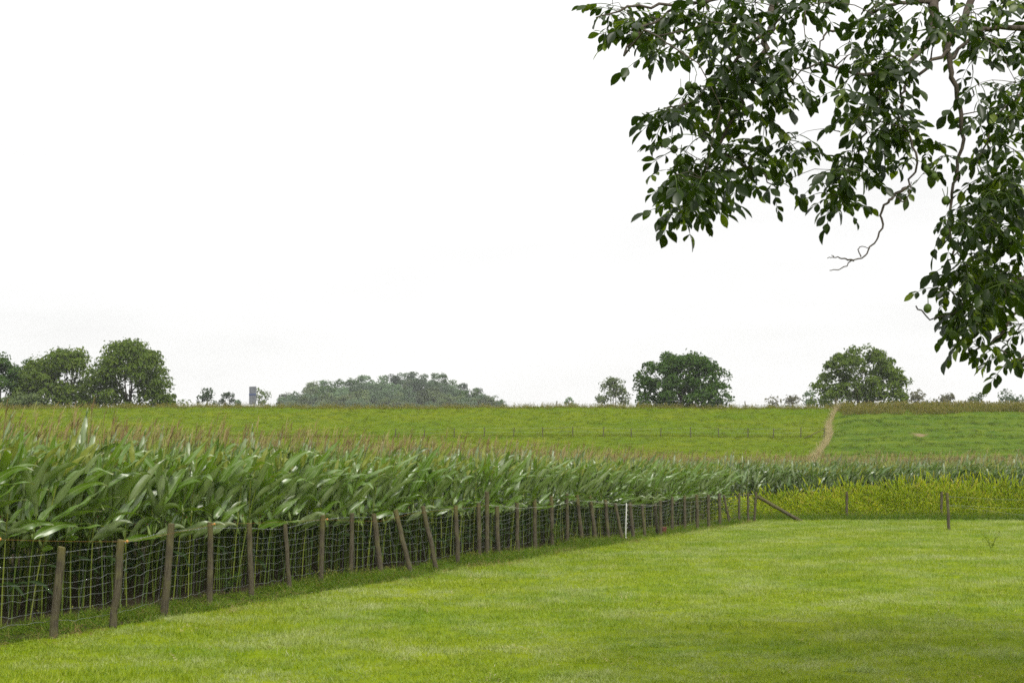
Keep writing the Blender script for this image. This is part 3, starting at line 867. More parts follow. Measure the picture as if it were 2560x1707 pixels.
# white plastic post
wb, wt = G(1564.6, 1348), P(1566, 1257, G(1564.6, 1348).y)
wp = link('plastic_post', None, loc=tuple(wb))
tag(wp, 'white plastic electric fence post standing among the brown ones', 'fence post')
b = MB(); b.tube([Vector((0, 0, -.1)), Vector((0, 0, .3)), wt - wb - Vector((0, 0, .03)), wt - wb], [.018, .017, .016, .010], 8)
link('shaft', b.mesh('shaft', [M_whitepl]), wp)
for i in range(6):
    b = MB(); z = 0.35 + i * 0.14
    q = (wt - wb) * (z / (wt - wb).z)
    b.tube([q + Vector((.018, -.005, 0)), q + Vector((.042, -.01, .008)), q + Vector((.046, -.01, .03)), q + Vector((.034, -.01, .04))], .005, 5)
    link('wire_clip', b.mesh('wire_clip', [M_whitepl]), wp)
b = MB(); b.box((0.0, -0.06, 0.06), (0.03, 0.09, 0.02)); link('foot_step', b.mesh('foot_step', [M_whitepl], False), wp)

# cross fence
CPOSTS = [(2117, 1228, 2117, 1297), (2354.4, 1228.6, 2353.7, 1296.6), (2367.6, 1231.5, 2372.7, 1323)]
cf = link('cross_fence', None, loc=tuple(G(2117, 1297)))
tag(cf, 'sparse post and wire fence in front of the yellow weeds', 'fence')
cb = []
for (tu, tv, bu, bv) in CPOSTS:
    bs = G(bu, bv); tp = P(tu, tv, bs.y); cb.append((tp, bs))
    o = wooden_post(rp, tp, bs, 0.06, 'fence_post', cf); child(o, cf)
exb = Vector((27.5, cb[1][1].y - 2.0, 0)); ext = exb + Vector((0.02, 0, 1.15))
o = wooden_post(rp, ext, exb, .06, 'fence_post', cf); child(o, cf)
for (u0, v0, u1, v1) in ((2371, 1240.7, 2560, 1246), (2372, 1261.5, 2560, 1268), (2372, 1263, 2560, 1284)):
    a = P(u0, v0, cb[2][1].y); c = P(u1, v1, cb[2][1].y + (a.x - 0) * 0 + 3.0)
    e = c + (c - a) * 0.9
    o = wire('wire', [a.lerp(e, j / 12) - Vector((0, 0, 0.05 * 4 * (j / 12) * (1 - j / 12))) for j in range(13)], 0.004, M_wire, cf); child(o, cf)

# fences on the dike
df = link('berm_fence', None, loc=tuple(Vector((0, 158.3, 5.4))))
tag(df, 'row of thin dark posts along the lower step of the dike', 'fence')
DU = [988, 1061, 1135, 1211, 1284, 1357, 1432, 1508, 1578, 1652, 1727, 1797, 1870, 1933, 2002, 2060]
dtop = []
for u in DU:
    x = P(u, 1090, 158.3).x + 0; z = float(dike_z(np.array(x), np.array(158.3)))
    bs = Vector((x, 158.3, z)); tp = bs + Vector((rp.gauss(0, .04), 0, rp.uniform(.95, 1.15)))
    o = wooden_post(rp, tp, bs, 0.055, 'fence_post', df, 6); child(o, df); dtop.append((tp, bs))
for f in (0.92, 0.5):
    o = wire('wire', [bs.lerp(tp, f) for tp, bs in dtop], 0.006, M_wire, df); child(o, df)
tp, bs = dtop[-1]
o = wooden_post(rp, tp - Vector((0, 0, .1)), bs + Vector((-2.3, -0.6, -0.1)), .05, 'brace', df, 6); child(o, df)
cfn = link('crest_fence', None, loc=(0, 174.5, 9.2))
tag(cfn, 'short scattered fence posts on top of the dike', 'fence')
ctop = []
for u in (560, 698, 840, 984, 1195, 1392, 1560, 1731, 1864, 1980, 2090, 2200, 2283, 2345, 2416, 2479, 2547, 2610):
    x = P(u, 1020, 174.5).x; z = float(dike_z(np.array(x), np.array(174.5)))
    bs = Vector((x, 174.5, z)); tp = bs + Vector((rp.gauss(0, .05), 0, rp.uniform(.65, .95) + (0.35 if u == 2090 else 0)))
    o = wooden_post(rp, tp, bs, 0.06 if u != 2090 else .09, 'fence_post', cfn, 6); child(o, cfn); ctop.append((tp, bs))
for f in (0.9, 0.45):
    o = wire('wire', [bs.lerp(tp, f) for tp, bs in ctop], 0.006, M_wire, cfn); child(o, cfn)
tp, bs = ctop[10]
o = wooden_post(rp, tp - Vector((0, 0, .1)), bs + Vector((1.3, -0.5, -0.1)), .05, 'brace', cfn, 6); child(o, cfn)

# small red bucket by the fence
rb = G(1661, 1335)
bk = link('bucket', None, loc=tuple(rb + Vector((0.0, 0.25, 0))))
tag(bk, 'small faded red bucket at the foot of a fence post', 'bucket')
b = MB(); b.tube([(0, 0, 0), (0, 0, .02), (0, 0, .22), (0, 0, .24), (0, 0, .225), (0, 0, .05)], [.08, .085, .115, .122, .108, .07], 14, cap=True)
link('body', b.mesh('body', [M_red]), bk)
b = MB(); b.tube([(.115 * math.cos(a), .03, .22 - .1 * math.sin(a)) for a in [i * math.pi / 8 for i in range(9)]], .004, 5)
link('handle', b.mesh('handle', [M_wire]), bk)

# ------------------------------------------------------------------ trees beyond
def rand_unit(rng):
    z = rng.uniform(-1, 1); a = rng.uniform(0, 6.283); r = math.sqrt(1 - z * z)
    return Vector((r * math.cos(a), r * math.sin(a), z))

def crown_mesh(rng, W, Dp, Ht, z0, nb, nq, lsize, mat, shape='round', br=0.24, twigs=0.0):
    """leaf sprays on many small clumps spread through the crown; returns mesh and clump centres"""
    b = MB(); cents = []
    tries = 0
    while len(cents) < nb and tries < nb * 60:
        tries += 1
        p = rand_unit(rng) * (rng.random() ** 0.42)
        zz = (p.z + 1) / 2
        if shape == 'round': k = 1.0
        elif shape == 'dome':
            zz = rng.random() ** 0.85; k = math.sqrt(max(0.02, 1 - (zz * .97) ** 2.3)) / max(.05, math.hypot(p.x, p.y)) * max(rng.random(), rng.random()) ** .6
        elif shape == 'cone': k = 1.15 - 0.75 * zz
        c = Vector((p.x * W / 2 * k, p.y * Dp / 2 * k, z0 + zz * Ht))
        r = br * min(W, Ht) * rng.uniform(.55, 1.1)
        if shape == 'dome':
            c.x = max(-W / 2 + r * .6, min(W / 2 - r * .6, c.x))
        cents.append((c, r))
    per = max(1, nq // max(1, len(cents)))
    for c, r in cents:
        for _ in range(per):
            n = rand_unit(rng)
            if n.z < -0.2 and rng.random() < 0.6: n.z = -n.z
            rr = r * (0.45 + 0.6 * rng.random() ** 0.6)
            if rng.random() < 0.06: rr *= 1.25
            q = c + Vector((n.x * rr, n.y * rr, n.z * rr * 0.85))
            nn = (n * 0.8 + rand_unit(rng) * 0.8 + Vector((0, 0, .3))).normalized()
            s = nn.orthogonal().normalized(); s = Matrix.Rotation(rng.uniform(0, 6.28), 3, nn) @ s; t_ = nn.cross(s)
            L = lsize * rng.uniform(.6, 1.3); w = L * rng.uniform(.45, .75)
            dr = Vector((0, 0, -0.25 * L))
            b.v += [tuple(q - s * L / 2), tuple(q + t_ * w / 2 + nn * L * .08), tuple(q + s * L / 2 + dr), tuple(q - t_ * w / 2)]
            o = len(b.v) - 4; b.f.append([o, o + 1, o + 2, o + 3]); b.m.append(0); b.uv += [(0, 0)] * 4
    return b.mesh('crown', [mat], False), cents

def trunk_mesh(rng, cents, z0, Ht, r0, nl=9):
    b = MB()
    top = z0 + Ht * 0.62
    b.tube([(0, 0, -0.4), (0, 0, z0 * 0.5), (rng.uniform(-.2, .2), 0, z0), (rng.uniform(-.4, .4), rng.uniform(-.3, .3), top)], [r0 * 1.25, r0, r0 * .85, r0 * .2], 8)
    for c, r in rng.sample(cents, min(nl, len(cents))):
        zb = z0 * 0.7 + (top - z0) * rng.uniform(.0, .6); p0 = Vector((0, 0, zb)); m = p0.lerp(c, .5) + Vector((0, 0, -(c - p0).length * .08))
        b.tube([p0, m, c], [r0 * .4, r0 * .25, r0 * .08], 5)
    return b.mesh('trunk', [M_trunk])

def make_tree(name, label, rng, loc, W, Dp, Ht, z0, nb, nq, ls, mat, shape, br, r0, group=None, cat='tree'):
    root = link(name, None, loc=loc)
    cm, ce = crown_mesh(rng, W, Dp, Ht, z0, nb, nq, ls, mat, shape, br)
    link('crown', cm, root); link('trunk', trunk_mesh(rng, ce, max(z0, .6), Ht, r0), root)
    tag(root, label, cat, group); return root

def dike_back(Y):   # ground height behind the crest
    return float(np.interp(Y, [174, 178, 205], [9.25, 9.3, 0]))
rt = random.Random(77)
def tree_at(name, label, u, vtop, wpx, Y, mat, shape='round', nb=60, nq=8000, ls=.38, br=.22, z0f=0.05, base=None, group=None, dpf=.9, cat='tree'):
    g = dike_back(Y) if base is None else base
    if Y > 260: vtop -= 5; wpx *= 1.3
    q = P(u, vtop, Y); W = wpx * Y / FPX; top = q.z; Ht_all = top - g
    z0 = Ht_all * z0f
    return make_tree(name, label, rt, (q.x, Y, g), W * 0.9, W * dpf, Ht_all - z0 - .05 * W, z0 + .03 * W, nb, nq, ls, mat, shape, br, max(.12, Ht_all * .028), group, cat)

tree_at('oak_tree', 'broad dark green oak tree on the dike left of the straw strip', 1702, 886, 285, 181, M_crown_oak, 'dome', 110, 15000, .42, .17, .04)
tree_at('ash_tree', 'rounded airy tree on the dike right of the straw strip', 2145, 876, 265, 181, M_crown_ash, 'dome', 105, 11500, .42, .155, .05)
tree_at('ash_tree', 'large full round tree, tallest at the end of the tree row', 325, 864, 235, 182, M_crown_ash, 'dome', 110, 14500, .42, .18, .0)
tree_at('field_tree', 'loose crowned tree left of the large round one on the dike', 175, 886, 215, 184, M_crown_ash, 'dome', 85, 9500, .42, .18, .04)
tree_at('poplar_tree', 'slim pointed dark tree among the tree row', 72, 890, 90, 190, M_crown_poplar_hazed, 'cone', 40, 3600, .4, .22, .05)
tree_at('dark_tree', 'dark blue green tree cut by the photo edge', 2, 893, 130, 187, M_crown_oak, 'dome', 65, 7000, .42, .2, .02)
tree_at('bush', 'low pale bush under the tree row beside the dark tree', 70, 975, 120, 180, M_crown_willow_hazed, 'round', 30, 2600, .34, .26, .0, cat='bush')
tree_at('bush', 'low green bush at the foot of the large round tree', 420, 985, 70, 180, M_crown_ash, 'round', 22, 1700, .32, .26, .0, cat='bush')
tree_at('field_tree', 'lower loose tree between the slim pointed tree and the loose crowned one', 100, 908, 160, 186, M_crown_ash, 'dome', 65, 7000, .42, .2, .02)
# hazy trees farther out
tree_at('hazy_tree', 'small lone hazy tree left of the upright sign board', 512, 986, 60, 300, M_crown_poplar_hazed, 'dome', 22, 1500, .6, .25, .2)
tree_at('hazy_tree', 'small hazy tree just left of the sign board', 568, 992, 46, 320, M_crown_poplar_hazed, 'dome', 18, 1100, .6, .26, .2)
tree_at('hazy_tree', 'narrow hazy tree touching the sign board', 596, 990, 34, 310, M_crown_poplar_hazed, 'cone', 14, 900, .6, .28, .2)
tree_at('hazy_tree', 'hazy tree behind the sign board', 652, 988, 56, 290, M_crown_willow_hazed, 'dome', 20, 1300, .6, .26, .2)
tree_at('hazy_tree', 'flat hazy scrub beyond the dike, left of the lone tree', 470, 1006, 70, 300, M_crown_willow_hazed, 'round', 18, 1100, .6, .28, .2)
tree_at('hazy_tree', 'tiny hazy tree right of the wooded hill', 1318, 1005, 46, 330, M_crown_poplar_hazed, 'dome', 16, 900, .6, .28, .2)
tree_at('hazy_tree', 'tiny hazy tree midway between wooded hill and oak', 1424, 1006, 34, 330, M_crown_poplar_hazed, 'dome', 14, 800, .6, .28, .2)
tree_at('hazy_tree', 'pale hazy tree close to the left of the dark oak', 1532, 957, 84, 270, M_crown_willow_hazed, 'dome', 34, 2600, .55, .22, .2)
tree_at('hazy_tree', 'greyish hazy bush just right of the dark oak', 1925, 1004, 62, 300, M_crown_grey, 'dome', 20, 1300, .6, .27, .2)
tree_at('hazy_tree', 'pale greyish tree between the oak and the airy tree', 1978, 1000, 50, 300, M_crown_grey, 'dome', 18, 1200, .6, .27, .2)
tree_at('hazy_tree', 'bluish hazy tree touching the left of the airy tree', 2022, 990, 52, 310, M_crown_poplar_hazed, 'dome', 18, 1200, .6, .27, .2)
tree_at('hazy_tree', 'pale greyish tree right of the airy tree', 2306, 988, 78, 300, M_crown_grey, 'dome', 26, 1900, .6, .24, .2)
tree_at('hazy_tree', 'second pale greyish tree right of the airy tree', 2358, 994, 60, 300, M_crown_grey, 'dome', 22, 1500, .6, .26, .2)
tree_at('hazy_tree', 'pale hazy tree below the hanging walnut leaves', 2446, 992, 64, 310, M_crown_willow_hazed, 'dome', 22, 1500, .6, .26, .2)
tree_at('hazy_tree', 'bluish green hazy tree at the right photo edge', 2530, 988, 90, 300, M_crown_poplar_hazed, 'dome', 28, 2200, .6, .24, .2)

# wooded hill: single trees that share a few crowns
WOODM = []
for k, (mt, shp) in enumerate(((M_crown_poplar_hazed, 'dome'), (M_crown_willow_hazed, 'dome'), (M_crown_poplar_hazed, 'cone'), (M_crown_oak, 'round'), (M_crown_grey, 'dome'), (M_crown_poplar_hazed, 'round'), (M_crown_willow_hazed, 'round'))):
    cm, ce = crown_mesh(rt, 11.5, 11.5, 13.5, 1.2, 32, 2400, .85, mt, shp, .2)
    WOODM.append((cm, trunk_mesh(rt, ce, 1.8, 11, .22, 5)))
TOPL = [(700, 1008), (718, 982), (745, 984), (790, 958), (830, 952), (860, 944), (890, 942), (940, 934), (985, 935), (1010, 935), (1045, 934), (1080, 930), (1110, 936), (1140, 955), (1175, 962), (1200, 972), (1225, 988), (1250, 1003), (1262, 1014)]
rw = random.Random(3)
nwood = 0
def top_v(u): return float(np.interp(u, [a for a, _ in TOPL], [c for _, c in TOPL]))
for layer, (Y, drop) in enumerate(((630, 0.0), (605, 0.22), (582, 0.44), (560, 0.64), (540, 0.82), (524, .95))):
    u = 712 + layer * 6
    while u < 1258:
        vt = top_v(u); v = vt - 3 + (1022 - vt) * drop * rw.uniform(.85, 1.1) + rw.uniform(-6, 5)
        if v < 1012:
            Yy = Y + rw.uniform(-6, 6); q = P(u, v, Yy); sc_ = rw.uniform(.75, 1.12)
            if abs(u - 985) > 240: sc_ *= .85
            pick = rw.choice([0, 0, 2, 5, 5, 1, 3]) if u < 1100 or layer > 2 else rw.choice([3, 0, 2, 5, 5])
            if layer > 2 and rw.random() < .45: pick = rw.choice([1, 6])
            if layer == 3 and 855 < u < 890: pick = 4
            g = q.z - 14.9 * sc_
            root = link('wood_tree', None, loc=(q.x, Yy, g)); root.scale = (sc_ * rw.uniform(.85, 1.15), sc_, sc_)
            root.rotation_euler = (0, 0, rw.uniform(0, 6.28))
            tag(root, 'hazy grey green tree of the wooded hill beyond the dike', 'tree', 'trees of the hazy wooded hill')
            link('crown', WOODM[pick][0], root)
            tr_ = link('trunk', WOODM[pick][1], root)
            nwood += 1
        u += rw.uniform(22, 40)
print('wood trees', nwood)

# upright sign board on the dike
Y = 179.0
g = 9.2; tl = P(632, 966, Y); w_ = 20 * Y / FPX; hh = tl.z - g
sg = link('sign_board', None, loc=(tl.x, Y, g)); sg.rotation_euler = (0, 0, R(-35))
tag(sg, 'tall narrow grey board on posts seen obliquely on the dike', 'sign')
wb_ = w_ / math.cos(R(35))
for i in range(4):
    b = MB(); b.box((-wb_ / 2 + wb_ * (i + .5) / 4, 0, hh * .62), (wb_ / 4 - .025, .05, hh * .76)); link('plank', b.mesh('plank', [M_panel], False), sg)
b = MB(); b.box((0, -.035, hh * .66), (wb_, .02, hh * .07)); link('band', b.mesh('band', [M_band], False), sg)
for s_ in (-1, 1):
    b = MB(); b.tube([(s_ * wb_ * .3, .07, -.3), (s_ * wb_ * .3, .07, hh * .98)], .045, 6); link('post', b.mesh('post', [M_panel]), sg)
b = MB(); b.tube([(-wb_ * .3, .1, hh * .7), (-wb_ * .7, 1.5, -.2)], .035, 6); link('strut', b.mesh('strut', [M_panel]), sg)

# ------------------------------------------------------------------ walnut tree
rwn = random.Random(101)
def leaflet(b, base, d, nup, L, W, rng):
    """obovate leaflet folded along its midrib"""
    SG = 5; s = d.cross(nup)
    s = s.normalized() if s.length > 1e-4 else d.orthogonal().normalized()
    n = s.cross(d).normalized(); fold = rng.uniform(.08, .32); curl = rng.uniform(.15, .55)
    vs, uv, fs = [], [], []; q = base.copy(); dd = d.copy()
    prof = [0.04, .55, .92, 1.0, .72, 0.03]
    for k in range(SG + 1):
        w = W * prof[k] / 2
        for j, u in enumerate((-1, 0, 1)):
            vs.append(tuple(q + s * u * w + n * abs(u) * w * fold * 2)); uv.append((j / 2, k / SG))
        dd = (dd + (Vector((0, 0, -1)) * curl * .6 - n * curl * .4) / SG).normalized(); q = q + dd * (L / SG)
    for k in range(SG):
        for j in range(2):
            a = k * 3 + j; fs.append([a, a + 1, a + 4, a + 3])
    b.add(vs, fs, uv, 0)

def compound_leaf(rng):
    """pinnate leaf, base at origin, growing along +x and drooping"""
    b = MB(); L = rng.uniform(.13, .21); pairs = rng.choice([2, 2, 3])
    d = Vector((1, 0, rng.uniform(-.5, .35))).normalized(); dr = rng.uniform(.5, 1.5); q = Vector((0, 0, 0)); pts = [q.copy()]; ds = [d.copy()]
    for k in range(6):
        d = (d + Vector((0, rng.uniform(-.06, .06), -dr / 6))).normalized(); q = q + d * L / 6; pts.append(q.copy()); ds.append(d.copy())
    b.tube(pts, [.0028] * 3 + [.002] * 2 + [.0015] * 2, 4, mat=1, cap=False)
    up = Vector((0, 0, 1))
    for p in range(pairs):
        k = 6 - int(round((p + .6) * 4.2 / pairs)); k = max(1, k)
        sz = (1.0 - .16 * p) * rng.uniform(.85, 1.12)
        for sd in (-1, 1):
            side = ds[k].cross(up).normalized() * sd
            dd = (side * .85 + ds[k] * .55 + Vector((0, 0, rng.uniform(-.85, -.05)))).normalized()
            nu = (up + rand_unit(rng) * .55).normalized()
            leaflet(b, pts[k] + dd * .004, dd, nu, (.076 * sz * rng.uniform(.85, 1.15)), .041 * sz * rng.uniform(.85, 1.15), rng)
    leaflet(b, pts[-1], ds[-1], (up + rand_unit(rng) * .6).normalized(), .088 * rng.uniform(.85, 1.15), .047 * rng.uniform(.9, 1.1), rng)
    return b
NL = 16
CLV = [compound_leaf(rwn) for _ in range(NL)]
CLM = [c.mesh('walnut_leaf', [M_walnut, M_nut]) for c in CLV]

TB = Vector((8.6, 11.0, 0))
wal = link('walnut_tree', None, loc=tuple(TB))
tag(wal, 'walnut tree whose leafy branches hang in from the upper corner', 'tree')
def catmull(pts, sub=5):
    out_ = []
    for i in range(len(pts) - 1):
        p0, p1, p2, p3 = pts[max(i - 1, 0)], pts[i], pts[i + 1], pts[min(i + 2, len(pts) - 1)]
        for j in range(sub):
            t_ = j / sub
            out_.append(0.5 * ((2 * p1) + (p2 - p0) * t_ + (2 * p0 - 5 * p1 + 4 * p2 - p3) * t_ ** 2 + (3 * p1 - p0 - 3 * p2 + p3) * t_ ** 3))
    out_.append(pts[-1]); return out_
TT = Vector((8.5, 10.9, 2.7))
b = MB(); b.tube(catmull([TB + Vector((0, 0, -.3)), TB + Vector((0, 0, .15)), TB + Vector((.03, 0, 1.2)), TT, TT + Vector((.1, .1, 1.5)), TT + Vector((.1, .3, 3.2)), TT + Vector((.3, .2, 4.6))], 3),
                 [.36, .32, .29, .27, .265, .26, .25, .25, .245, .24, .22, .2, .17, .15, .12, .1, .08, .06, .04], 12, jit=.05, rng=rwn)
o = link('trunk', b.mesh('trunk', [M_bark]), wal); child(o, wal)
SK = []            # skeleton points (pos, radius)
def limb(pts, r0, r1, name='branch', sides=6):
    sm = catmull([Vector(p) for p in pts], 5); n_ = len(sm)
    for i in range(1, n_ - 1):
        sm[i] = sm[i] + rand_unit(rwn) * min(.014, .35 * (sm[i] - sm[i - 1]).length)
    rr = [r1 + (r0 - r1) * (1 - i / (n_ - 1)) ** (3.2 if r0 > .04 else 1.4) if r0 > r1 else r0 + (r1 - r0) * i / (n_ - 1) for i in range(n_)]
    b = MB(); b.tube(sm, rr, sides); o_ = link(name, b.mesh(name, [M_bark]), wal); child(o_, wal)
    for p, r in zip(sm, rr): SK.append((p, r))
    return o_
V3 = lambda x, y, z: Vector((x, y, z))
limb([TT, V3(4.4, 8.3, 4.6), P(2500, -330, 7.8), P(2150, -150, 7.4), P(1900, -40, 7.1), P(1720, 12, 6.9), P(1610, 70, 6.8), P(1560, 140, 6.75)], .12, .006)
limb([P(2150, -150, 7.4), P(1960, -20, 7.2), P(1925, 70, 7.1), P(1900, 160, 7.0), P(1850, 260, 6.95), P(1795, 370, 6.9), P(1745, 460, 6.9)], .03, .005)
limb([P(1925, 70, 7.1), P(1880, 120, 6.95), P(1800, 190, 6.9), P(1720, 260, 6.8), P(1660, 270, 6.75)], .014, .004)
limb([P(1800, 385, 6.9), P(1880, 420, 6.9), P(1940, 470, 6.9)], .008, .003)
limb([P(1720, 12, 6.9), P(1600, 20, 6.75), P(1530, 30, 6.7), P(1490, 45, 6.7)], .009, .003)
limb([TT + V3(.1, .1, .9), V3(4.0, 8.3, 5.3), P(2420, -220, 7.7), P(2345, -60, 7.5), P(2336, 50, 7.4), P(2318, 110, 7.35), P(2250, 190, 7.25), P(2180, 270, 7.15), P(2150, 370, 7.1), P(2118, 450, 7.1), P(2100, 500, 7.1)], .10, .005)
limb([P(2250, 190, 7.25), P(2130, 180, 7.15), P(2040, 160, 7.1), P(1980, 200, 7.05)], .012, .004)
limb([P(2130, 60, 7.3), P(2060, 90, 7.2), P(2050, 130, 7.2)], .01, .003)
limb([P(2340, 0, 7.45), P(2230, 10, 7.3), P(2130, 60, 7.3)], .014, .006)
limb([P(2470, -180, 7.7), P(2420, 20, 7.4), P(2377, 90, 7.25), P(2372, 150, 7.2), P(2390, 230, 7.2), P(2404, 330, 7.2), P(2392, 440, 7.2), P(2372, 540, 7.2), P(2380, 640, 7.15)], .022, .006)
limb([P(2374, 125, 7.22), P(2300, 180, 7.1), P(2255, 240, 7.05), P(2270, 330, 7.0), P(2290, 410, 7.0), P(2265, 470, 7.0)], .010, .005)
limb([P(2265, 470, 7.0), P(2225, 500, 6.95), P(2204, 528, 6.95), P(2202, 580, 6.95), P(2170, 630, 6.95), P(2130, 655, 6.95), P(2100, 672, 6.95), P(2074, 676, 6.95)], .0085, .0022, 'bare_twig')
limb([P(2134, 652, 6.95), P(2110, 647, 6.93), P(2085, 642, 6.93), P(2068, 646, 6.93)], .005, .0018, 'bare_twig')
limb([P(2085, 642, 6.93), P(2078, 638, 6.93)], .003, .0015, 'bare_twig')
limb([P(2152, 642, 6.95), P(2145, 625, 6.97), P(2155, 617, 6.97), P(2175, 622, 6.97)], .0035, .0018, 'bare_twig')
limb([P(2240, 490, 6.96), P(2262, 505, 6.9), P(2272, 480, 6.9), P(2278, 455, 6.9)], .004, .002, 'bare_twig')
limb([P(2100, 330, 7.1), P(2075, 325, 7.05), P(2060, 322, 7.05)], .0035, .0016, 'bare_twig')
limb([P(2374, 150, 7.2), P(2460, 75, 7.3), P(2560, 70, 7.5), P(2680, 20, 7.7)], .009, .02)
limb([TT + V3(0, 0, 1.1), V3(4.0, 8.4, 4.9), P(2760, 60, 7.9), P(2600, 200, 7.6), P(2500, 290, 7.4), P(2450, 380, 7.3)], .07, .005)
limb([TT + V3(0, 0, .6), V3(4.2, 8.3, 3.9), P(2780, 430, 7.9), P(2600, 530, 7.6), P(2490, 585, 7.4), P(2410, 610, 7.3), P(2370, 650, 7.2)], .06, .004)
limb([P(2600, 530, 7.6), P(2530, 480, 7.4), P(2470, 440, 7.3)], .012, .004)
limb([TT + V3(0, 0, .2), V3(4.3, 8.2, 3.3), P(2780, 600, 7.8), P(2600, 680, 7.5), P(2490, 720, 7.3), P(2410, 760, 7.2), P(2340, 800, 7.15), P(2290, 765, 7.1)], .05, .004)
limb([P(2600, 680, 7.5), P(2540, 780, 7.35), P(2480, 850, 7.25), P(2420, 885, 7.2)], .012, .004)
limb([P(2700, 750, 7.7), P(2600, 840, 7.5), P(2530, 920, 7.3)], .02, .004)

BLOBS = [(2075, 15, 70, 30, 4), (2010, 10, 50, 30, 2), (1590, 45, 80, 50, 4), (1615, 110, 70, 60, 8), (1525, 45, 12, 12, 1), (1840, 45, 150, 65, 12), (1700, 40, 60, 40, 3), (1795, 190, 120, 85, 13), (1735, 275, 85, 55, 7),
 (1905, 225, 110, 100, 13), (2030, 165, 60, 40, 3), (1725, 430, 85, 65, 13), (1715, 510, 65, 45, 7), (1700, 560, 30, 25, 2), (1868, 425, 80, 50, 6), (1945, 390, 60, 45, 4), (1950, 480, 40, 25, 1), (1880, 330, 50, 40, 2),
 (2095, 425, 80, 45, 6), (2115, 495, 70, 40, 5), (2170, 200, 110, 90, 12), (2200, 300, 95, 65, 9), (2270, 365, 60, 60, 5), (2265, 60, 120, 75, 10), (2345, 400, 45, 40, 2), (2290, 455, 35, 25, 1), (2170, 385, 40, 45, 2),
 (2490, 60, 110, 90, 10), (2510, 200, 85, 95, 9), (2480, 320, 85, 70, 7), (2490, 420, 75, 60, 7), (2440, 545, 80, 55, 7), (2500, 600, 90, 80, 11), (2370, 600, 30, 30, 1),
 (2395, 775, 60, 40, 4), (2385, 830, 45, 28, 3), (2470, 700, 90, 70, 10), (2500, 800, 80, 70, 10), (2420, 870, 40, 22, 2), (2525, 890, 50, 40, 4), (2540, 480, 50, 90, 7), (2550, 720, 40, 120, 8), (2325, 745, 14, 10, 1)]
leaf_T = []
tw_b = MB()
def add_tip(p):
    """a twig from the nearest branch to p with a whorl of compound leaves"""
    best = min(SK, key=lambda q: (q[0] - p).length + (0.25 if q[0].z < p.z - .1 else 0) + (0.0 if q[1] < .04 else .1))
    a = best[0]; L = (p - a).length
    m = a.lerp(p, .5) + Vector((0, 0, .12 * L)) + rand_unit(rwn) * .06 * L
    pth_ = [a, a.lerp(m, .55) + rand_unit(rwn) * .02 * L, m, m.lerp(p, .55) + rand_unit(rwn) * .02 * L, p]
    r0 = min(best[1], .0035 + .004 * L)
    tw_b.tube(pth_, [r0, r0 * .85, r0 * .7, r0 * .6, .0022], 5)
    for q in pth_[2:]: SK.append((q, r0 * .7))
    dirn = (p - m).normalized()
    k = rwn.choice([3, 4, 4, 5]); a0 = rwn.uniform(0, 6.28)
    for i in range(k):
        az = a0 + 6.283 * i / k + rwn.uniform(-.4, .4)
        base = p - dirn * rwn.uniform(0, .07)
        leaf_T.append((base, az, rwn.uniform(-.35, .35), rwn.uniform(-.5, .5), rwn.uniform(.6, 1.0), rwn.randrange(NL)))
for (u, v, ru, rv, n_) in BLOBS:
    for _ in range(max(1, int(round(n_ * 1.05)))):
        a = rwn.uniform(0, 6.283); r = math.sqrt(rwn.random())
        Yz = 6.95 + rwn.gauss(0, .34) + (0.25 if u > 2300 else 0)
        q = P(u + math.cos(a) * r * ru, v + math.sin(a) * r * rv - 22, Yz)
        add_tip(q)
in_view = list(leaf_T)
o = link('twigs', tw_b.mesh('twigs', [M_bark]), wal); child(o, wal); o['kind'] = 'stuff'
print('walnut leaves in view', len(in_view))
def leaf_matrix(T):
    base, az, ry, rx, s_, k = T
    return Matrix.Translation(base) @ Matrix.Rotation(az, 4, 'Z') @ Matrix.Rotation(ry, 4, 'Y') @ Matrix.Rotation(rx, 4, 'X') @ Matrix.Scale(s_, 4)
def in_frame(p):
    d = p - Vector((0, 0, H)); a = d.x / d.y * FPX + CX
    return a < 2600 and p.z < P(1280, -40, p.y).z
in_view.sort(key=lambda T: (not in_frame(T[0]), T[0].y))
tbl = Matrix.Translation(-TB)
for T in in_view[:300]:
    o = link('leaf', CLM[T[5]], wal); o.matrix_local = tbl @ leaf_matrix(T)
rest = in_view[300:]
# remainder of the crown, above and beside the picture
cc = Vector((8.4, 11.0, 6.9)); cnt = 0
rest2 = []
while cnt < 12000:
    d = rand_unit(rwn); r = rwn.random() ** .3
    p = cc + Vector((d.x * 5.6 * r, d.y * 5.2 * r, d.z * 3.5 * r))
    if p.z < 2.9: continue
    dd = p - Vector((0, 0, H))
    if dd.y > .5:
        a_, v_ = dd.x / dd.y * FPX + CX, None
        top_z = P(1280, -60, p.y).z
        if a_ < 2620 and p.z < top_z: continue
    rest2.append((p, rwn.uniform(0, 6.28), rwn.uniform(-.3, .5), rwn.uniform(-.5, .5), rwn.uniform(1.1, 1.6), rwn.randrange(NL))); cnt += 1
fb_v, fb_f, fb_m = [], [], []
arrs = [np.array(c.v) for c in CLV]
off = 0
for T in rest:
    M = np.array(tbl @ leaf_matrix(T)); c = CLV[T[5]]; A = arrs[T[5]]
    fb_v.append(A @ M[:3, :3].T + M[:3, 3])
    fb_f.extend([[i + off for i in f] for f in c.f]); fb_m.extend(c.m); off += len(A)
me = bpy.data.meshes.new('foliage'); me.from_pydata(np.concatenate(fb_v).tolist(), [], fb_f)
me.materials.append(M_walnut); me.materials.append(M_nut); me.polygons.foreach_set('material_index', fb_m); me.polygons.foreach_set('use_smooth', [True] * len(fb_f))
o = link('foliage', me, wal); o['kind'] = 'stuff'
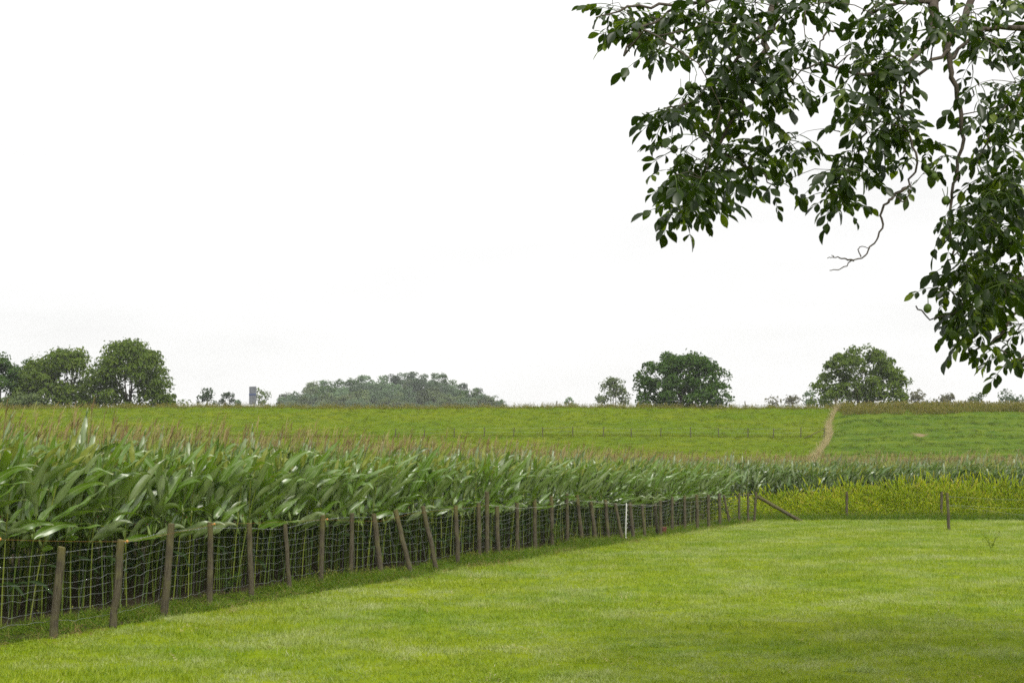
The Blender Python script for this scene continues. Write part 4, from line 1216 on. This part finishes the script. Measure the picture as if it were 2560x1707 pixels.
scatter('upper_foliage', [tuple(T[0] - TB) for T in rest2], [(T[3], T[2], T[1]) for T in rest2], [(T[4],) * 3 for T in rest2], [T[5] for T in rest2], kit('walnut_leaves', CLM), None, None, wal)
# boughs carrying the rest of the crown
for k in range(12):
    a = k * .524 + .2; q = cc + Vector((math.cos(a) * 3.8, math.sin(a) * 3.8, rwn.uniform(.2, 2.2)))
    if q.x < .38 * q.y + .4 and q.z < P(1280, -60, max(q.y, 1)).z: continue
    p0 = TT + Vector((0, 0, rwn.uniform(.3, 3)))
    b = MB(); b.tube(catmull([p0, p0.lerp(q, .5) + Vector((0, 0, .35)), q], 4), [.09, .085, .075, .065, .055, .045, .035, .025, .015], 6)
    o = link('branch', b.mesh('branch', [M_bark]), wal); child(o, wal)

# green walnuts
NUTS7 = [(660, 20), (310, 190), (355, 205), (320, 220), (590, 455), (622, 455), (605, 487), (552, 482), (760, 535), (785, 565), (1025, 440), (515, 785), (550, 845), (700, 850), (1350, 905), (1385, 905), (1940, 1055), (2210, 115), (1930, 1220), (1840, 890), (1880, 930)]
NUTS8 = [(1115, 315), (1140, 910), (1165, 935), (1120, 125), (1010, 775)]
nb_ = MB(); k = 8
b = MB(); b.tube([(0, 0, .026), (0, 0, .0225), (0, 0, .012), (0, 0, -.002), (0, 0, -.014), (0, 0, -.022), (0, 0, -.025)], [.003, .012, .021, .0235, .019, .009, .002], 10)
b.tube([(0, 0, .024), (.004, 0, .05), (.012, 0, .075)], [.003, .0025, .0025], 4)
nut_m = b.mesh('walnut', [M_nut])
for (x_, y_) in [(1440 + a * .4762, c * .4762) for a, c in NUTS7] + [(1900 + a * .4146, 450 + c * .4146) for a, c in NUTS8]:
    q = P(x_, y_, 6.75 + rwn.uniform(-.15, .15))
    o = link('walnut', nut_m, wal); o.location = q - TB; o.rotation_euler = (rwn.uniform(-.3, .3), rwn.uniform(-.3, .3), rwn.uniform(0, 6))
    s_ = rwn.uniform(.65, .9); o.scale = (s_, s_, s_ * rwn.uniform(1, 1.2))

# ------------------------------------------------------------------ small plants
rs = random.Random(9)
def weed(name, label, loc, h, n, mat, W, cat='weed'):
    root = link(name, None, loc=loc); b = MB(); lf = MB()
    for i in range(n):
        a = rs.uniform(0, 6.28); d = Vector((math.cos(a) * W, math.sin(a) * W, h * rs.uniform(.6, 1)))
        m = d * .5 + Vector((0, 0, .1 * h)); b.tube([(0, 0, 0), m, d], [.006, .004, .002], 4)
        for k in range(14):
            q = Vector((0, 0, 0)).lerp(d, rs.uniform(.2, 1.05)) + rand_unit(rs) * .03; dd = (rand_unit(rs) + Vector((0, 0, .4))).normalized()
            leaflet(lf, q, dd, rand_unit(rs), rs.uniform(.04, .09), rs.uniform(.012, .028), rs)
    link('stem', b.mesh('stem', [M_mstalk]), root); link('foliage', lf.mesh('foliage', [mat]), root)
    tag(root, label, cat); return root
weed('thistle', 'tall wispy weed standing alone in the pasture', tuple(G(2478, 1372)), .6, 4, M_meadow, .25)
weed('climbing_weed', 'leafy weed climbing a post in the middle of the fence', tuple(BASES[17] + Vector((.1, -.05, 0))), .75, 8, M_rough, .1)
weed('nettle', 'dark clump of weeds at the foot of the fence post', tuple(BASES[4] + Vector((-.55, .5, 0))), .5, 9, M_crown_oak, .25)

# ------------------------------------------------------------------ haze
b = MB(); b.box((0, 370, 24.5), (1060, 920, 52))
m, t, o_ = new_mat('haze')
pv = nd(t, 'ShaderNodeVolumePrincipled'); pv.inputs['Color'].default_value = (0.93, 0.96, 1.0, 1); pv.inputs['Density'].default_value = 0.00017
pv.inputs['Anisotropy'].default_value = 0.0
m.cycles.homogeneous_volume = True; m.cycles.volume_sampling = 'DISTANCE'
t.links.new(pv.outputs[0], o_.inputs['Volume'])
hz = link('haze', b.mesh('haze', [m], False)); tag(hz, 'thin pale haze over the whole landscape', 'haze', kind='stuff')
